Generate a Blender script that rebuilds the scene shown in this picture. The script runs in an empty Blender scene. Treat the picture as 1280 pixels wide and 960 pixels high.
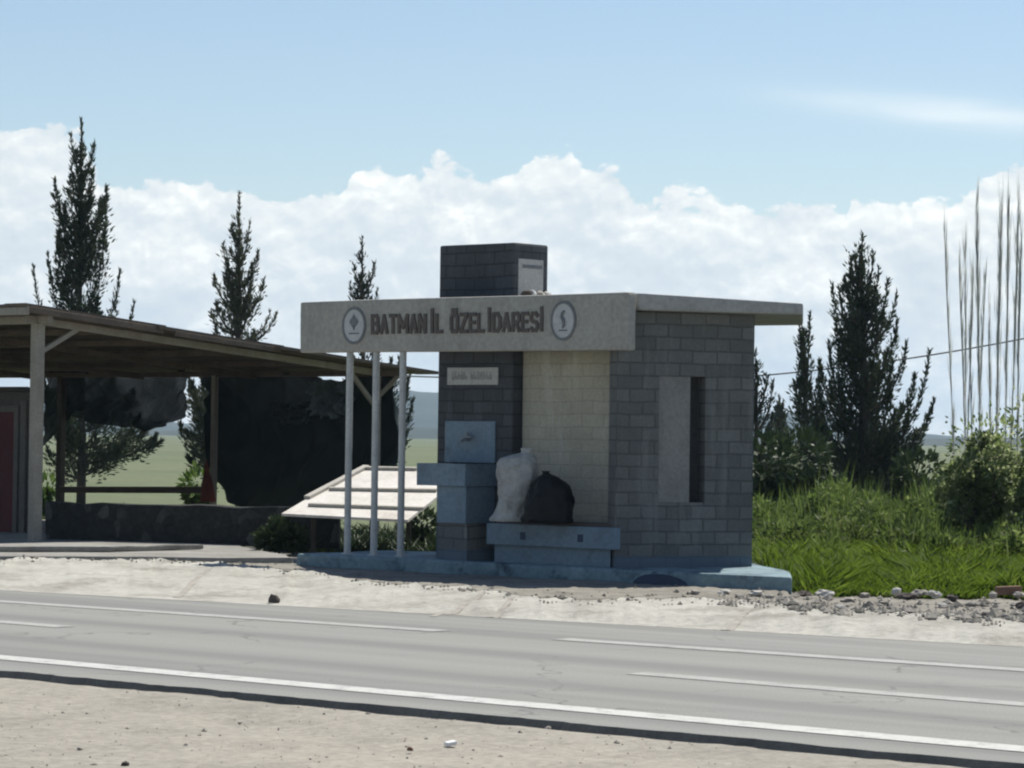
import bpy, bmesh, math, random
from mathutils import Vector, Matrix, noise as mnoise

random.seed(7)
R = random.Random(11)
scene = bpy.context.scene
col = scene.collection
K = 0.7            # plan units -> metres
F = 3750.0         # focal length in photo pixels (1280 wide)
CAMZ = 2.4         # eye height in plan units (1.68 m)
PITCH = math.atan(65 / F)
ROLL = 0.0135

# ---------------------------------------------------------------- camera
cam = bpy.data.cameras.new('camera')
cam_o = bpy.data.objects.new('camera', cam); col.objects.link(cam_o)
CM = Matrix.Rotation(math.pi / 2 + PITCH, 4, 'X') @ Matrix.Rotation(ROLL, 4, 'Z')
cam_o.matrix_world = Matrix.Translation((0, 0, CAMZ * K)) @ CM
cam.sensor_width = 36; cam.lens = F / 1280 * 36
cam.clip_start = 0.5; cam.clip_end = 20000
scene.camera = cam_o
M3 = CM.to_3x3()
CP = Vector((0, 0, CAMZ))

def ray(px, py):
    return M3 @ Vector(((px - 640) / F, -(py - 480) / F, -1.0))
def on_z(px, py, z=0.0):
    d = ray(px, py); return CP + d * ((z - CAMZ) / d.z)
def at(px, py, D):
    d = ray(px, py); return CP + d * (D / d.y)
def on_plane(px, py, p, n):
    d = ray(px, py); return CP + d * ((p - CP).dot(n) / d.dot(n))
def zfor(py, p, px):   # height above plan point p on the pixel row py
    return at(px, py, p.y).z

U = Vector((-0.751, 0.660, 0)).normalized()   # along the road, to the far side
V = Vector((0.660, 0.751, 0)).normalized()    # away from the road
Z = Vector((0, 0, 1))
def along(p, d, px, py=600):   # point p + t*d (plan) seen in column px
    r = ray(px, py)
    # (p + t d).x * r.y = (p + t d).y * r.x
    t = (p.y * r.x - p.x * r.y) / (d.x * r.y - d.y * r.x)
    return p + d * t

# ---------------------------------------------------------------- materials
def nt(m):
    m.use_nodes = True
    n = m.node_tree; n.nodes.clear(); return n
def node(t, kind, **kw):
    x = t.nodes.new(kind)
    for k, v in kw.items():
        if k.startswith('i_'):
            x.inputs[k[2:].replace('_', ' ')].default_value = v
        else: setattr(x, k, v)
    return x
def ramp(t, src, stops):
    r = t.nodes.new('ShaderNodeValToRGB')
    e = r.color_ramp.elements
    while len(e) < len(stops): e.new(0.5)
    for el, (p, c) in zip(e, stops):
        el.position = p; el.color = (*c, 1) if len(c) == 3 else c
    t.links.new(src, r.inputs[0]); return r
def mixc(t, f, a, b, mode='MIX'):
    m = t.nodes.new('ShaderNodeMix'); m.data_type = 'RGBA'; m.blend_type = mode
    for s, v in ((0, f), (6, a), (7, b)):
        if hasattr(v, 'is_output'): t.links.new(v, m.inputs[s])
        elif s == 0: m.inputs[0].default_value = v
        else: m.inputs[s].default_value = (*v, 1)
    return m.outputs[2]
def math_(t, op, a, b=None, c=None, clamp=False):
    m = t.nodes.new('ShaderNodeMath'); m.operation = op; m.use_clamp = clamp
    for i, v in enumerate((a, b, c)):
        if v is None: continue
        if hasattr(v, 'is_output'): t.links.new(v, m.inputs[i])
        else: m.inputs[i].default_value = v
    return m.outputs[0]
def noise(t, vec, scale, detail=4, rough=0.55, dist=0.0):
    n = node(t, 'ShaderNodeTexNoise'); n.inputs['Scale'].default_value = scale
    n.inputs['Detail'].default_value = detail; n.inputs['Roughness'].default_value = rough
    n.inputs['Distortion'].default_value = dist
    t.links.new(vec, n.inputs['Vector']); return n.outputs['Fac']
def finish(t, color, rough=0.85, bump=None, bstr=0.3, bdist=0.02, spec=0.3):
    b = node(t, 'ShaderNodeBsdfPrincipled'); o = node(t, 'ShaderNodeOutputMaterial')
    if hasattr(color, 'is_output'): t.links.new(color, b.inputs['Base Color'])
    else: b.inputs['Base Color'].default_value = (*color, 1)
    b.inputs['Roughness'].default_value = rough
    b.inputs['Specular IOR Level'].default_value = spec
    if bump is not None:
        bp = node(t, 'ShaderNodeBump'); bp.inputs['Strength'].default_value = bstr
        bp.inputs['Distance'].default_value = bdist
        t.links.new(bump, bp.inputs['Height']); t.links.new(bp.outputs[0], b.inputs['Normal'])
    t.links.new(b.outputs[0], o.inputs[0]); return b
def geo_pos(t): return node(t, 'ShaderNodeNewGeometry').outputs['Position']

def worn(name, c1, c2, scale=3.0, rough=0.85, dirt=None, dirt_amt=0.5, streak=False, bstr=0.25):
    """Two-tone weathered surface; dirt = colour of blotchy stains."""
    m = bpy.data.materials.new(name); t = nt(m)
    p = geo_pos(t)
    n1 = noise(t, p, scale, 5, 0.6)
    c = mixc(t, ramp(t, n1, [(0.35, (0, 0, 0)), (0.65, (1, 1, 1))]).outputs[0], c1, c2)
    if dirt:
        vec = p
        if streak:
            mp = node(t, 'ShaderNodeMapping'); mp.inputs['Scale'].default_value = (1, 1, 0.18)
            t.links.new(p, mp.inputs[0]); vec = mp.outputs[0]
        n2 = noise(t, vec, scale * 1.7, 6, 0.65, 0.4)
        f = ramp(t, n2, [(0.5, (0, 0, 0)), (0.68, (dirt_amt,) * 3)]).outputs[0]
        c = mixc(t, f, c, dirt)
    n3 = noise(t, p, scale * 12, 4, 0.6)
    c = mixc(t, 0.18, c, ramp(t, n3, [(0.3, (0.1, 0.1, 0.1)), (0.7, (0.9, 0.9, 0.9))]).outputs[0], 'OVERLAY')
    finish(t, c, rough, n3, bstr, 0.01)
    return m

def blocks(name, c1, c2, mortar, w=0.32, h=0.152, paint=None, paint_h=None, gap=0.012, rel=0.6):
    m = bpy.data.materials.new(name); t = nt(m)
    uv = node(t, 'ShaderNodeUVMap').outputs[0]
    p = geo_pos(t)
    wob = node(t, 'ShaderNodeTexNoise'); wob.inputs['Scale'].default_value = 2.2
    t.links.new(p, wob.inputs['Vector'])
    dv = node(t, 'ShaderNodeVectorMath', operation='MULTIPLY_ADD')
    t.links.new(wob.outputs['Color'], dv.inputs[0]); dv.inputs[1].default_value = (0.045, 0.05, 0); t.links.new(uv, dv.inputs[2])
    b = node(t, 'ShaderNodeTexBrick')
    b.inputs['Scale'].default_value = 1.0
    b.inputs['Brick Width'].default_value = w; b.inputs['Row Height'].default_value = h
    b.inputs['Mortar Size'].default_value = gap; b.inputs['Mortar Smooth'].default_value = 0.4
    b.inputs['Color1'].default_value = (*c1, 1); b.inputs['Color2'].default_value = (*c2, 1); b.inputs['Mortar'].default_value = (*mortar, 1)
    b.inputs['Bias'].default_value = 0.0
    t.links.new(dv.outputs[0], b.inputs['Vector'])
    c = b.outputs['Color']
    n2 = noise(t, p, 1.3, 6, 0.6)
    c = mixc(t, ramp(t, n2, [(0.4, (0, 0, 0)), (0.72, (0.5,) * 3)]).outputs[0], c, tuple(x * 0.5 for x in c1))
    mpz = node(t, 'ShaderNodeMapping'); mpz.inputs['Scale'].default_value = (1, 1, .14); t.links.new(p, mpz.inputs[0])
    n5 = noise(t, mpz.outputs[0], 5, 5, 0.65)
    c = mixc(t, ramp(t, n5, [(0.52, (0, 0, 0)), (0.72, (0.35,) * 3)]).outputs[0], c, tuple(min(.6, x * 1.7) for x in c1))
    n3 = noise(t, p, 30, 4, 0.6)
    c = mixc(t, 0.16, c, ramp(t, n3, [(0.3, (0.15,) * 3), (0.7, (0.85,) * 3)]).outputs[0], 'OVERLAY')
    if paint is not None:
        sx = node(t, 'ShaderNodeSeparateXYZ'); t.links.new(p, sx.inputs[0])
        n4 = noise(t, p, 4, 5, 0.6)
        hh = math_(t, 'ADD', sx.outputs[2], math_(t, 'MULTIPLY', n4, 0.12))
        f = math_(t, 'LESS_THAN', hh, paint_h + 0.06)
        c = mixc(t, math_(t, 'MULTIPLY', f, 0.75), c, paint)
    hgt = math_(t, 'ADD', math_(t, 'MULTIPLY', b.outputs['Fac'], -1.0), math_(t, 'MULTIPLY', n3, 0.3))
    finish(t, c, 0.9, hgt, rel, 0.012)
    return m

def leafy(name, c1, c2, c3, trans=0.25):
    m = bpy.data.materials.new(name); t = nt(m)
    g = node(t, 'ShaderNodeNewGeometry')
    r = ramp(t, g.outputs['Random Per Island'], [(0.0, c1), (0.55, c2), (1.0, c3)])
    n = noise(t, g.outputs['Position'], 0.9, 3, 0.5)
    c = mixc(t, ramp(t, n, [(0.35, (0, 0, 0)), (0.7, (0.6,) * 3)]).outputs[0], r.outputs[0], c1)
    b = node(t, 'ShaderNodeBsdfPrincipled'); b.inputs['Roughness'].default_value = 0.6
    b.inputs['Specular IOR Level'].default_value = 0.25
    tr = node(t, 'ShaderNodeBsdfTranslucent'); mx = node(t, 'ShaderNodeMixShader'); mx.inputs[0].default_value = trans
    o = node(t, 'ShaderNodeOutputMaterial')
    t.links.new(c, b.inputs['Base Color']); t.links.new(c, tr.inputs['Color'])
    t.links.new(b.outputs[0], mx.inputs[1]); t.links.new(tr.outputs[0], mx.inputs[2]); t.links.new(mx.outputs[0], o.inputs[0])
    return m

MAT = {}
MAT['whitewash'] = worn('whitewash', (0.36, 0.345, 0.305), (0.31, 0.297, 0.262), 1.6, 0.8, (0.22, 0.21, 0.19), 0.45, True)
MAT['slab'] = worn('slab_paint', (0.38, 0.375, 0.355), (0.32, 0.315, 0.30), 1.4, 0.85, (0.21, 0.205, 0.2), 0.5, True)
MAT['blue'] = worn('pale_blue_paint', (0.185, 0.245, 0.29), (0.15, 0.21, 0.258), 2.0, 0.7, (0.095, 0.115, 0.135), 0.5)
MAT['blue_plinth'] = worn('plinth_blue_paint', (0.21, 0.29, 0.31), (0.13, 0.19, 0.22), 1.5, 0.8, (0.03, 0.042, 0.055), 0.95)
MAT['post_white'] = worn('white_post_paint', (0.50, 0.51, 0.49), (0.43, 0.44, 0.425), 2.5, 0.6, (0.3, 0.3, 0.29), 0.4)
MAT['grey_block'] = blocks('grey_block', (0.165, 0.169, 0.163), (0.118, 0.122, 0.119), (0.092, 0.094, 0.092), paint=(0.10, 0.14, 0.18), paint_h=0.30)
MAT['dark_block'] = blocks('dark_block', (0.076, 0.081, 0.088), (0.056, 0.061, 0.067), (0.04, 0.043, 0.046), paint=(0.09, 0.13, 0.17), paint_h=0.56)
MAT['beige_block'] = blocks('beige_block', (0.43, 0.405, 0.325), (0.39, 0.37, 0.295), (0.33, 0.31, 0.25), gap=0.008, rel=0.35)
MAT['plaster'] = worn('grey_plaster', (0.24, 0.235, 0.22), (0.205, 0.20, 0.19), 2.0, 0.9, (0.16, 0.155, 0.145), 0.5)
MAT['plate'] = worn('plate_white', (0.42, 0.415, 0.385), (0.37, 0.365, 0.345), 2.0, 0.6)
MAT['slot_shade'] = worn('slot_interior_shade', (0.06, 0.06, 0.06), (0.05, 0.05, 0.05), 2.0, 0.9)
MAT['letter'] = worn('letter_brown', (0.11, 0.09, 0.078), (0.082, 0.068, 0.06), 4.0, 0.6)
MAT['letter_dim'] = worn('letter_faded', (0.27, 0.265, 0.25), (0.23, 0.225, 0.21), 4.0, 0.6)
MAT['emblem_white'] = worn('emblem_white', (0.47, 0.475, 0.465), (0.42, 0.425, 0.415), 3.0, 0.6)
MAT['emblem_grey'] = worn('emblem_grey', (0.17, 0.18, 0.185), (0.14, 0.15, 0.155), 3.0, 0.6)
MAT['seat_brown'] = worn('seat_brown', (0.12, 0.095, 0.085), (0.09, 0.075, 0.07), 3.0, 0.8)
MAT['recess_shade'] = worn('recess_shade_navy', (0.05, 0.07, 0.11), (0.04, 0.06, 0.09), 3.0, 0.8)
MAT['metal'] = worn('tap_metal', (0.22, 0.23, 0.24), (0.15, 0.16, 0.17), 6.0, 0.35)
MAT['sack_white'] = worn('woven_sack', (0.40, 0.40, 0.375), (0.33, 0.33, 0.31), 3.0, 0.8, (0.18, 0.175, 0.155), 0.5)
MAT['sack_black'] = worn('black_plastic', (0.005, 0.0053, 0.006), (0.0035, 0.0038, 0.0045), 3.0, 0.6)
MAT['wood_pale'] = worn('weathered_timber', (0.34, 0.31, 0.255), (0.27, 0.245, 0.20), 2.5, 0.85, (0.22, 0.19, 0.15), 0.6, True)
MAT['wood_brown'] = worn('brown_timber', (0.17, 0.13, 0.095), (0.115, 0.09, 0.07), 2.0, 0.9, (0.09, 0.075, 0.06), 0.6)
MAT['wood_dark'] = worn('dark_timber', (0.085, 0.07, 0.055), (0.055, 0.047, 0.04), 2.0, 0.9)
MAT['concrete'] = worn('slab_concrete', (0.27, 0.258, 0.23), (0.21, 0.20, 0.178), 1.2, 0.9, (0.12, 0.113, 0.10), 0.6)
MAT['door_red'] = worn('red_door_paint', (0.085, 0.008, 0.010), (0.06, 0.006, 0.008), 2.0, 0.6)
MAT['hut_wall'] = worn('hut_plaster', (0.10, 0.088, 0.075), (0.075, 0.065, 0.058), 1.5, 0.9, (0.08, 0.07, 0.06), 0.6)
MAT['hut_frame'] = worn('hut_frame', (0.14, 0.125, 0.105), (0.11, 0.10, 0.088), 2.0, 0.85)
MAT['red_cloth'] = worn('red_cloth', (0.22, 0.055, 0.035), (0.16, 0.04, 0.03), 4.0, 0.9)
MAT['white_panel'] = worn('sheet_white', (0.60, 0.57, 0.52), (0.53, 0.49, 0.44), 1.3, 0.55, (0.36, 0.31, 0.26), 0.45)
MAT['panel_rib'] = worn('rib_grey', (0.40, 0.375, 0.33), (0.33, 0.31, 0.27), 2.0, 0.7)
MAT['bark'] = worn('bark', (0.10, 0.08, 0.062), (0.065, 0.052, 0.042), 5.0, 0.95)
MAT['stone_mid'] = worn('stone_mid', (0.34, 0.31, 0.27), (0.25, 0.23, 0.20), 6.0, 0.95)
MAT['stone_dark'] = worn('stone_dark', (0.085, 0.07, 0.06), (0.06, 0.05, 0.045), 6.0, 0.95)
MAT['stone_pale'] = worn('stone_pale', (0.46, 0.44, 0.40), (0.38, 0.365, 0.33), 6.0, 0.95)
MAT['stone_brown'] = worn('stone_brown', (0.20, 0.12, 0.08), (0.15, 0.09, 0.065), 6.0, 0.95)
MAT['litter'] = worn('white_litter', (0.75, 0.75, 0.73), (0.68, 0.68, 0.66), 6.0, 0.6)
MAT['wire'] = worn('cable', (0.16, 0.165, 0.17), (0.13, 0.135, 0.14), 1.0, 0.6)
MAT['reed'] = leafy('reed_stalk', (0.42, 0.43, 0.40), (0.55, 0.56, 0.53), (0.66, 0.67, 0.63), 0.55)
MAT['line'] = worn('road_paint', (0.47, 0.46, 0.43), (0.43, 0.42, 0.395), 3.5, 0.7, (0.26, 0.254, 0.236), 0.8)
MAT['line_worn'] = worn('road_paint_worn', (0.34, 0.333, 0.308), (0.30, 0.294, 0.272), 3.0, 0.7, (0.235, 0.23, 0.215), 0.97)
MAT['leaf_conifer'] = leafy('leaf_conifer', (0.032, 0.048, 0.030), (0.055, 0.074, 0.045), (0.10, 0.112, 0.068), 0.28)
MAT['leaf_cypress'] = leafy('leaf_cypress', (0.03, 0.042, 0.032), (0.05, 0.062, 0.044), (0.085, 0.095, 0.065), 0.2)
MAT['leaf_olive'] = leafy('leaf_olive', (0.055, 0.066, 0.04), (0.085, 0.095, 0.058), (0.12, 0.122, 0.08), 0.3)
MAT['leaf_shrub'] = leafy('leaf_shrub', (0.028, 0.045, 0.018), (0.045, 0.07, 0.026), (0.075, 0.10, 0.042), 0.2)
MAT['leaf_bright'] = leafy('leaf_bright', (0.07, 0.13, 0.022), (0.11, 0.18, 0.03), (0.16, 0.22, 0.06), 0.35)
MAT['leaf_pale'] = leafy('leaf_pale', (0.13, 0.18, 0.055), (0.24, 0.29, 0.12), (0.50, 0.52, 0.33), 0.6)
MAT['weed'] = leafy('weed', (0.072, 0.115, 0.022), (0.125, 0.175, 0.042), (0.215, 0.25, 0.10), 0.58)
MAT['turf'] = leafy('turf', (0.075, 0.125, 0.011), (0.115, 0.175, 0.018), (0.17, 0.225, 0.038), 0.6)

# shade netting: dark weave that lets a little light through everywhere
def net_mat(name, amount, c):
    m = bpy.data.materials.new(name); t = nt(m)
    p = geo_pos(t)
    b = node(t, 'ShaderNodeBsdfPrincipled'); b.inputs['Base Color'].default_value = (*c, 1); b.inputs['Roughness'].default_value = 0.8
    tr = node(t, 'ShaderNodeBsdfTransparent'); mx = node(t, 'ShaderNodeMixShader')
    n = noise(t, p, 1.1, 3, 0.5)
    f = ramp(t, n, [(0.45, (amount * 0.6,) * 3), (0.66, (amount,) * 3)])
    o = node(t, 'ShaderNodeOutputMaterial')
    t.links.new(f.outputs[0], mx.inputs[0]); t.links.new(b.outputs[0], mx.inputs[1]); t.links.new(tr.outputs[0], mx.inputs[2]); t.links.new(mx.outputs[0], o.inputs[0])
    return m
MAT['sheet_grey'] = worn('grey_sheeting', (0.105, 0.125, 0.125), (0.07, 0.09, 0.09), 2.0, 0.5)
MAT['fold_light'] = worn('net_fold_highlight', (0.05, 0.06, 0.06), (0.03, 0.04, 0.04), 2.0, 0.5)
MAT['net'] = net_mat('shade_net', 0.20, (0.014, 0.026, 0.022))
MAT['net_dense'] = net_mat('shade_net_dense', 0.09, (0.012, 0.022, 0.02))

def ground_mat(name, c1, c2, c3, s1, s2, bstr=0.5, bscale=14, pebbles=True):
    m = bpy.data.materials.new(name); t = nt(m); p = geo_pos(t)
    n1 = noise(t, p, s1, 6, 0.62); n2 = noise(t, p, s2, 5, 0.6); n3 = noise(t, p, bscale, 6, 0.7)
    c = mixc(t, ramp(t, n1, [(0.36, (0, 0, 0)), (0.64, (1, 1, 1))]).outputs[0], c1, c2)
    c = mixc(t, ramp(t, n2, [(0.48, (0, 0, 0)), (0.70, (0.7,) * 3)]).outputs[0], c, c3)
    if pebbles:
        v = node(t, 'ShaderNodeTexVoronoi'); v.inputs['Scale'].default_value = 16; t.links.new(p, v.inputs['Vector'])
        sp = ramp(t, v.outputs['Color'], [(0.0, (0.62,) * 3), (0.3, (0.48,) * 3), (1.0, (0.5,) * 3)]).outputs[0]
        c = mixc(t, 0.55, c, sp, 'OVERLAY')
    c = mixc(t, 0.35, c, ramp(t, n3, [(0.3, (0.2,) * 3), (0.7, (0.8,) * 3)]).outputs[0], 'OVERLAY')
    finish(t, c, 0.95, n3, bstr, 0.03, 0.15); return m
MAT['dirt'] = ground_mat('dirt', (0.312, 0.284, 0.240), (0.272, 0.250, 0.213), (0.223, 0.204, 0.174), 0.35, 1.6)
MAT['yard'] = ground_mat('yard_gravel', (0.25, 0.232, 0.198), (0.195, 0.18, 0.153), (0.125, 0.113, 0.095), 0.6, 2.4)
MAT['gutter'] = ground_mat('gutter_concrete', (0.415, 0.40, 0.355), (0.36, 0.345, 0.305), (0.19, 0.172, 0.145), 0.7, 1.1, 0.9, 10, False)
MAT['field'] = ground_mat('field', (0.10, 0.125, 0.062), (0.15, 0.155, 0.09), (0.085, 0.10, 0.055), 0.012, 0.05, 0.2, 1.5, False)

def asphalt_mat():
    m = bpy.data.materials.new('asphalt'); t = nt(m); p = geo_pos(t)
    rot = node(t, 'ShaderNodeVectorRotate'); rot.rotation_type = 'Z_AXIS'
    rot.inputs['Angle'].default_value = -math.atan2(U.y, U.x); t.links.new(p, rot.inputs['Vector'])
    mp = node(t, 'ShaderNodeMapping'); mp.inputs['Scale'].default_value = (0.04, 1.1, 1); t.links.new(rot.outputs[0], mp.inputs[0])
    band = noise(t, mp.outputs[0], 1.3, 5, 0.6)
    n1 = noise(t, p, 0.5, 5, 0.6); n3 = noise(t, p, 60, 3, 0.7)
    c = mixc(t, ramp(t, band, [(0.35, (0, 0, 0)), (0.65, (1, 1, 1))]).outputs[0], (0.236, 0.233, 0.213), (0.204, 0.202, 0.186))
    c = mixc(t, ramp(t, n1, [(0.45, (0, 0, 0)), (0.75, (0.5,) * 3)]).outputs[0], c, (0.24, 0.226, 0.197))
    c = mixc(t, 0.35, c, ramp(t, n3, [(0.3, (0.2,) * 3), (0.7, (0.8,) * 3)]).outputs[0], 'OVERLAY')
    wp_ = noise(t, p, 1.2, 4, 0.6)
    pv_ = node(t, 'ShaderNodeVectorMath', operation='ADD'); t.links.new(p, pv_.inputs[0])
    wv_ = node(t, 'ShaderNodeTexNoise'); wv_.inputs['Scale'].default_value = 1.6; wv_.inputs['Detail'].default_value = 4; t.links.new(p, wv_.inputs['Vector'])
    t.links.new(wv_.outputs['Color'], pv_.inputs[1])
    cr = node(t, 'ShaderNodeTexVoronoi'); cr.feature = 'DISTANCE_TO_EDGE'; cr.inputs['Scale'].default_value = 0.33; t.links.new(pv_.outputs[0], cr.inputs['Vector'])
    crack = math_(t, 'MULTIPLY', math_(t, 'LESS_THAN', cr.outputs['Distance'], 0.006), ramp(t, n1, [(0.42, (0, 0, 0)), (0.55, (0.6,) * 3)]).outputs[0])
    c = mixc(t, crack, c, (0.10, 0.098, 0.09))
    mp2 = node(t, 'ShaderNodeMapping'); mp2.inputs['Scale'].default_value = (0.012, 0.62, 1); mp2.inputs['Location'].default_value = (3.0, .4, 0); t.links.new(rot.outputs[0], mp2.inputs[0])
    tr_ = noise(t, mp2.outputs[0], 1.6, 2, 0.5)
    c = mixc(t, ramp(t, tr_, [(0.48, (0, 0, 0)), (0.62, (0.55,) * 3)]).outputs[0], c, (0.135, 0.134, 0.126))
    finish(t, c, 0.85, n3, 0.3, 0.008, 0.25); return m
MAT['asphalt'] = asphalt_mat()
MAT['asphalt_edge'] = worn('asphalt_edge', (0.15, 0.145, 0.128), (0.11, 0.107, 0.095), 3, 0.95)

def stonewall_mat():
    m = bpy.data.materials.new('rubble_stone'); t = nt(m); p = geo_pos(t)
    v = node(t, 'ShaderNodeTexVoronoi'); v.inputs['Scale'].default_value = 5.5; t.links.new(p, v.inputs['Vector'])
    v2 = node(t, 'ShaderNodeTexVoronoi'); v2.feature = 'DISTANCE_TO_EDGE'; v2.inputs['Scale'].default_value = 5.5; t.links.new(p, v2.inputs['Vector'])
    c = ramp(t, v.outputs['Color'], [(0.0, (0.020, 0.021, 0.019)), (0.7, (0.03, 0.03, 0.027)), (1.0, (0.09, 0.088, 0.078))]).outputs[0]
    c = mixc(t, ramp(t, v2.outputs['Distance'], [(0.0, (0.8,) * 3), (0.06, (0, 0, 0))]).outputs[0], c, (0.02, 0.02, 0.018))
    n3 = noise(t, p, 14, 5, 0.6)
    c = mixc(t, 0.4, c, ramp(t, n3, [(0.3, (0.2,) * 3), (0.7, (0.8,) * 3)]).outputs[0], 'OVERLAY')
    finish(t, c, 0.95, v2.outputs['Distance'], 0.8, 0.06); return m
MAT['stone_wall'] = stonewall_mat()

# ---------------------------------------------------------------- object helpers
ORG = {}
def setp(o, label=None, cat=None, group=None, kind=None):
    for k, v in (('label', label), ('category', cat), ('group', group), ('kind', kind)):
        if v: o[k] = v
    return o
def thing(name, p, label, cat, group=None):
    o = bpy.data.objects.new(name, None); col.objects.link(o)
    o.location = Vector(p) * K; o.empty_display_size = 0.2
    ORG[o.name] = Vector(p)
    return setp(o, label, cat, group)

class MB:
    def __init__(s): s.v = []; s.f = []
    def face(s, pts):
        i = len(s.v); s.v += [Vector(p) for p in pts]; s.f.append(tuple(range(i, i + len(pts))))
    def prism(s, poly, z0, z1):
        """poly: plan points counter clockwise; z0/z1 numbers or per-vertex lists"""
        n = len(poly)
        a = sum(poly[i][0] * poly[(i + 1) % n][1] - poly[(i + 1) % n][0] * poly[i][1] for i in range(n))
        zz0 = z0 if isinstance(z0, (list, tuple)) else [z0] * n
        zz1 = z1 if isinstance(z1, (list, tuple)) else [z1] * n
        idx = list(range(n))
        if a < 0: idx.reverse()
        i0 = len(s.v)
        for i in idx: s.v.append(Vector((poly[i][0], poly[i][1], zz0[i])))
        for i in idx: s.v.append(Vector((poly[i][0], poly[i][1], zz1[i])))
        s.f.append(tuple(i0 + k for k in reversed(range(n))))
        s.f.append(tuple(i0 + n + k for k in range(n)))
        for k in range(n):
            l = (k + 1) % n
            s.f.append((i0 + k, i0 + l, i0 + n + l, i0 + n + k))
        return s
    def hexa(s, p):
        """eight corners: four of one end (loop), four of the other"""
        i0 = len(s.v); s.v += [Vector(q) for q in p]
        for f in ((3, 2, 1, 0), (4, 5, 6, 7), (0, 1, 5, 4), (1, 2, 6, 5), (2, 3, 7, 6), (3, 0, 4, 7)):
            s.f.append(tuple(i0 + k for k in f))
        return s
    def bar(s, a, b, w, h, up=Z):
        """rectangular bar from a to b"""
        a = Vector(a); b = Vector(b); d = (b - a).normalized()
        sx = d.cross(up)
        if sx.length < 1e-4: sx = d.cross(Vector((1, 0, 0)))
        sx.normalize(); sy = sx.cross(d).normalized()
        sx = sx * (w / 2); sy = sy * (h / 2)
        return s.hexa([a - sx - sy, a + sx - sy, a + sx + sy, a - sx + sy, b - sx - sy, b + sx - sy, b + sx + sy, b - sx + sy])
    def box(s, c, ax, ay, az):
        """box with corner c and edge vectors"""
        c = Vector(c)
        return s.hexa([c, c + ax, c + ax + ay, c + ay, c + az, c + ax + az, c + ax + ay + az, c + ay + az])
    def tube(s, pts, rad, n=8, caps=True):
        pts = [Vector(p) for p in pts]
        if not isinstance(rad, (list, tuple)): rad = [rad] * len(pts)
        i0 = len(s.v)
        for k, p in enumerate(pts):
            d = (pts[min(k + 1, len(pts) - 1)] - pts[max(k - 1, 0)]).normalized()
            a = d.cross(Vector((0.31, 0.95, 0.05))).normalized(); b = d.cross(a)
            for j in range(n):
                w = 2 * math.pi * j / n
                s.v.append(p + a * (math.cos(w) * rad[k]) + b * (math.sin(w) * rad[k]))
        for k in range(len(pts) - 1):
            for j in range(n):
                l = (j + 1) % n
                s.f.append((i0 + k * n + j, i0 + k * n + l, i0 + (k + 1) * n + l, i0 + (k + 1) * n + j))
        if caps:
            s.f.append(tuple(i0 + j for j in reversed(range(n))))
            s.f.append(tuple(i0 + (len(pts) - 1) * n + j for j in range(n)))
        return s
    def build(s, name, mat, parent=None, bevel=0, smooth=False, uv=False, fix=True, subd=0, rough=0):
        root = parent
        while root is not None and root.name not in ORG: root = root.parent
        org = ORG[root.name] if root is not None else Vector((0, 0, 0))
        me = bpy.data.meshes.new(name)
        me.from_pydata([tuple((p - org) * K) for p in s.v], [], s.f)
        bm = bmesh.new(); bm.from_mesh(me)
        if fix: bmesh.ops.recalc_face_normals(bm, faces=bm.faces)
        if bevel:
            bmesh.ops.remove_doubles(bm, verts=bm.verts, dist=1e-5)
            ed = [e for e in bm.edges if len(e.link_faces) == 2 and e.calc_face_angle(0) > 0.5]
            bmesh.ops.bevel(bm, geom=ed, offset=bevel, segments=2, affect='EDGES', profile=0.6, clamp_overlap=True)
        if subd:
            bmesh.ops.subdivide_edges(bm, edges=[e for e in bm.edges if e.calc_length() > 0.25], cuts=subd, use_grid_fill=True)
        if rough:
            o3 = org * K
            for v in bm.verts:
                q = (v.co + o3) * 1.7
                v.co += Vector((mnoise.noise(q), mnoise.noise(q + Vector((9, 3, 1))), mnoise.noise(q + Vector((2, 7, 5))))) * rough
        if uv:
            lay = bm.loops.layers.uv.new('UVMap')
            for f in bm.faces:
                nn = f.normal
                if abs(nn.z) > 0.8: tx, ty = Vector((1, 0, 0)), Vector((0, 1, 0))
                else:
                    tx = Vector((-nn.y, nn.x, 0)).normalized(); ty = Z
                for lp in f.loops:
                    q = lp.vert.co + org * K
                    lp[lay].uv = (q.dot(tx), q.dot(ty))
        bm.to_mesh(me); bm.free()
        if smooth:
            for p in me.polygons: p.use_smooth = True
        me.materials.append(MAT[mat] if isinstance(mat, str) else mat)
        o = bpy.data.objects.new(name, me); col.objects.link(o)
        if parent is not None: o.parent = parent
        return o

def XY(p): return Vector((p.x, p.y, 0))

# ================================================================ SETTING
def line_through(pa, pb, z, t0, t1):
    a = on_z(*pa, z); b = on_z(*pb, z); d = b - a
    return a + d * t0, a + d * t1

# big ground sheet
g = MB()
xs = [-3200, -900, -300, -120, -50, -25, 0, 25, 50, 120, 300, 900, 3200]
ys = [-60, 0, 30, 60, 90, 130, 200, 320, 600, 1200, 2500, 6000]
for i in range(len(xs) - 1):
    for j in range(len(ys) - 1):
        g.face([(xs[i], ys[j], -0.22), (xs[i + 1], ys[j], -0.22), (xs[i + 1], ys[j + 1], -0.22), (xs[i], ys[j + 1], -0.22)])
o = g.build('ground', 'field'); setp(o, kind='structure')

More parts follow.
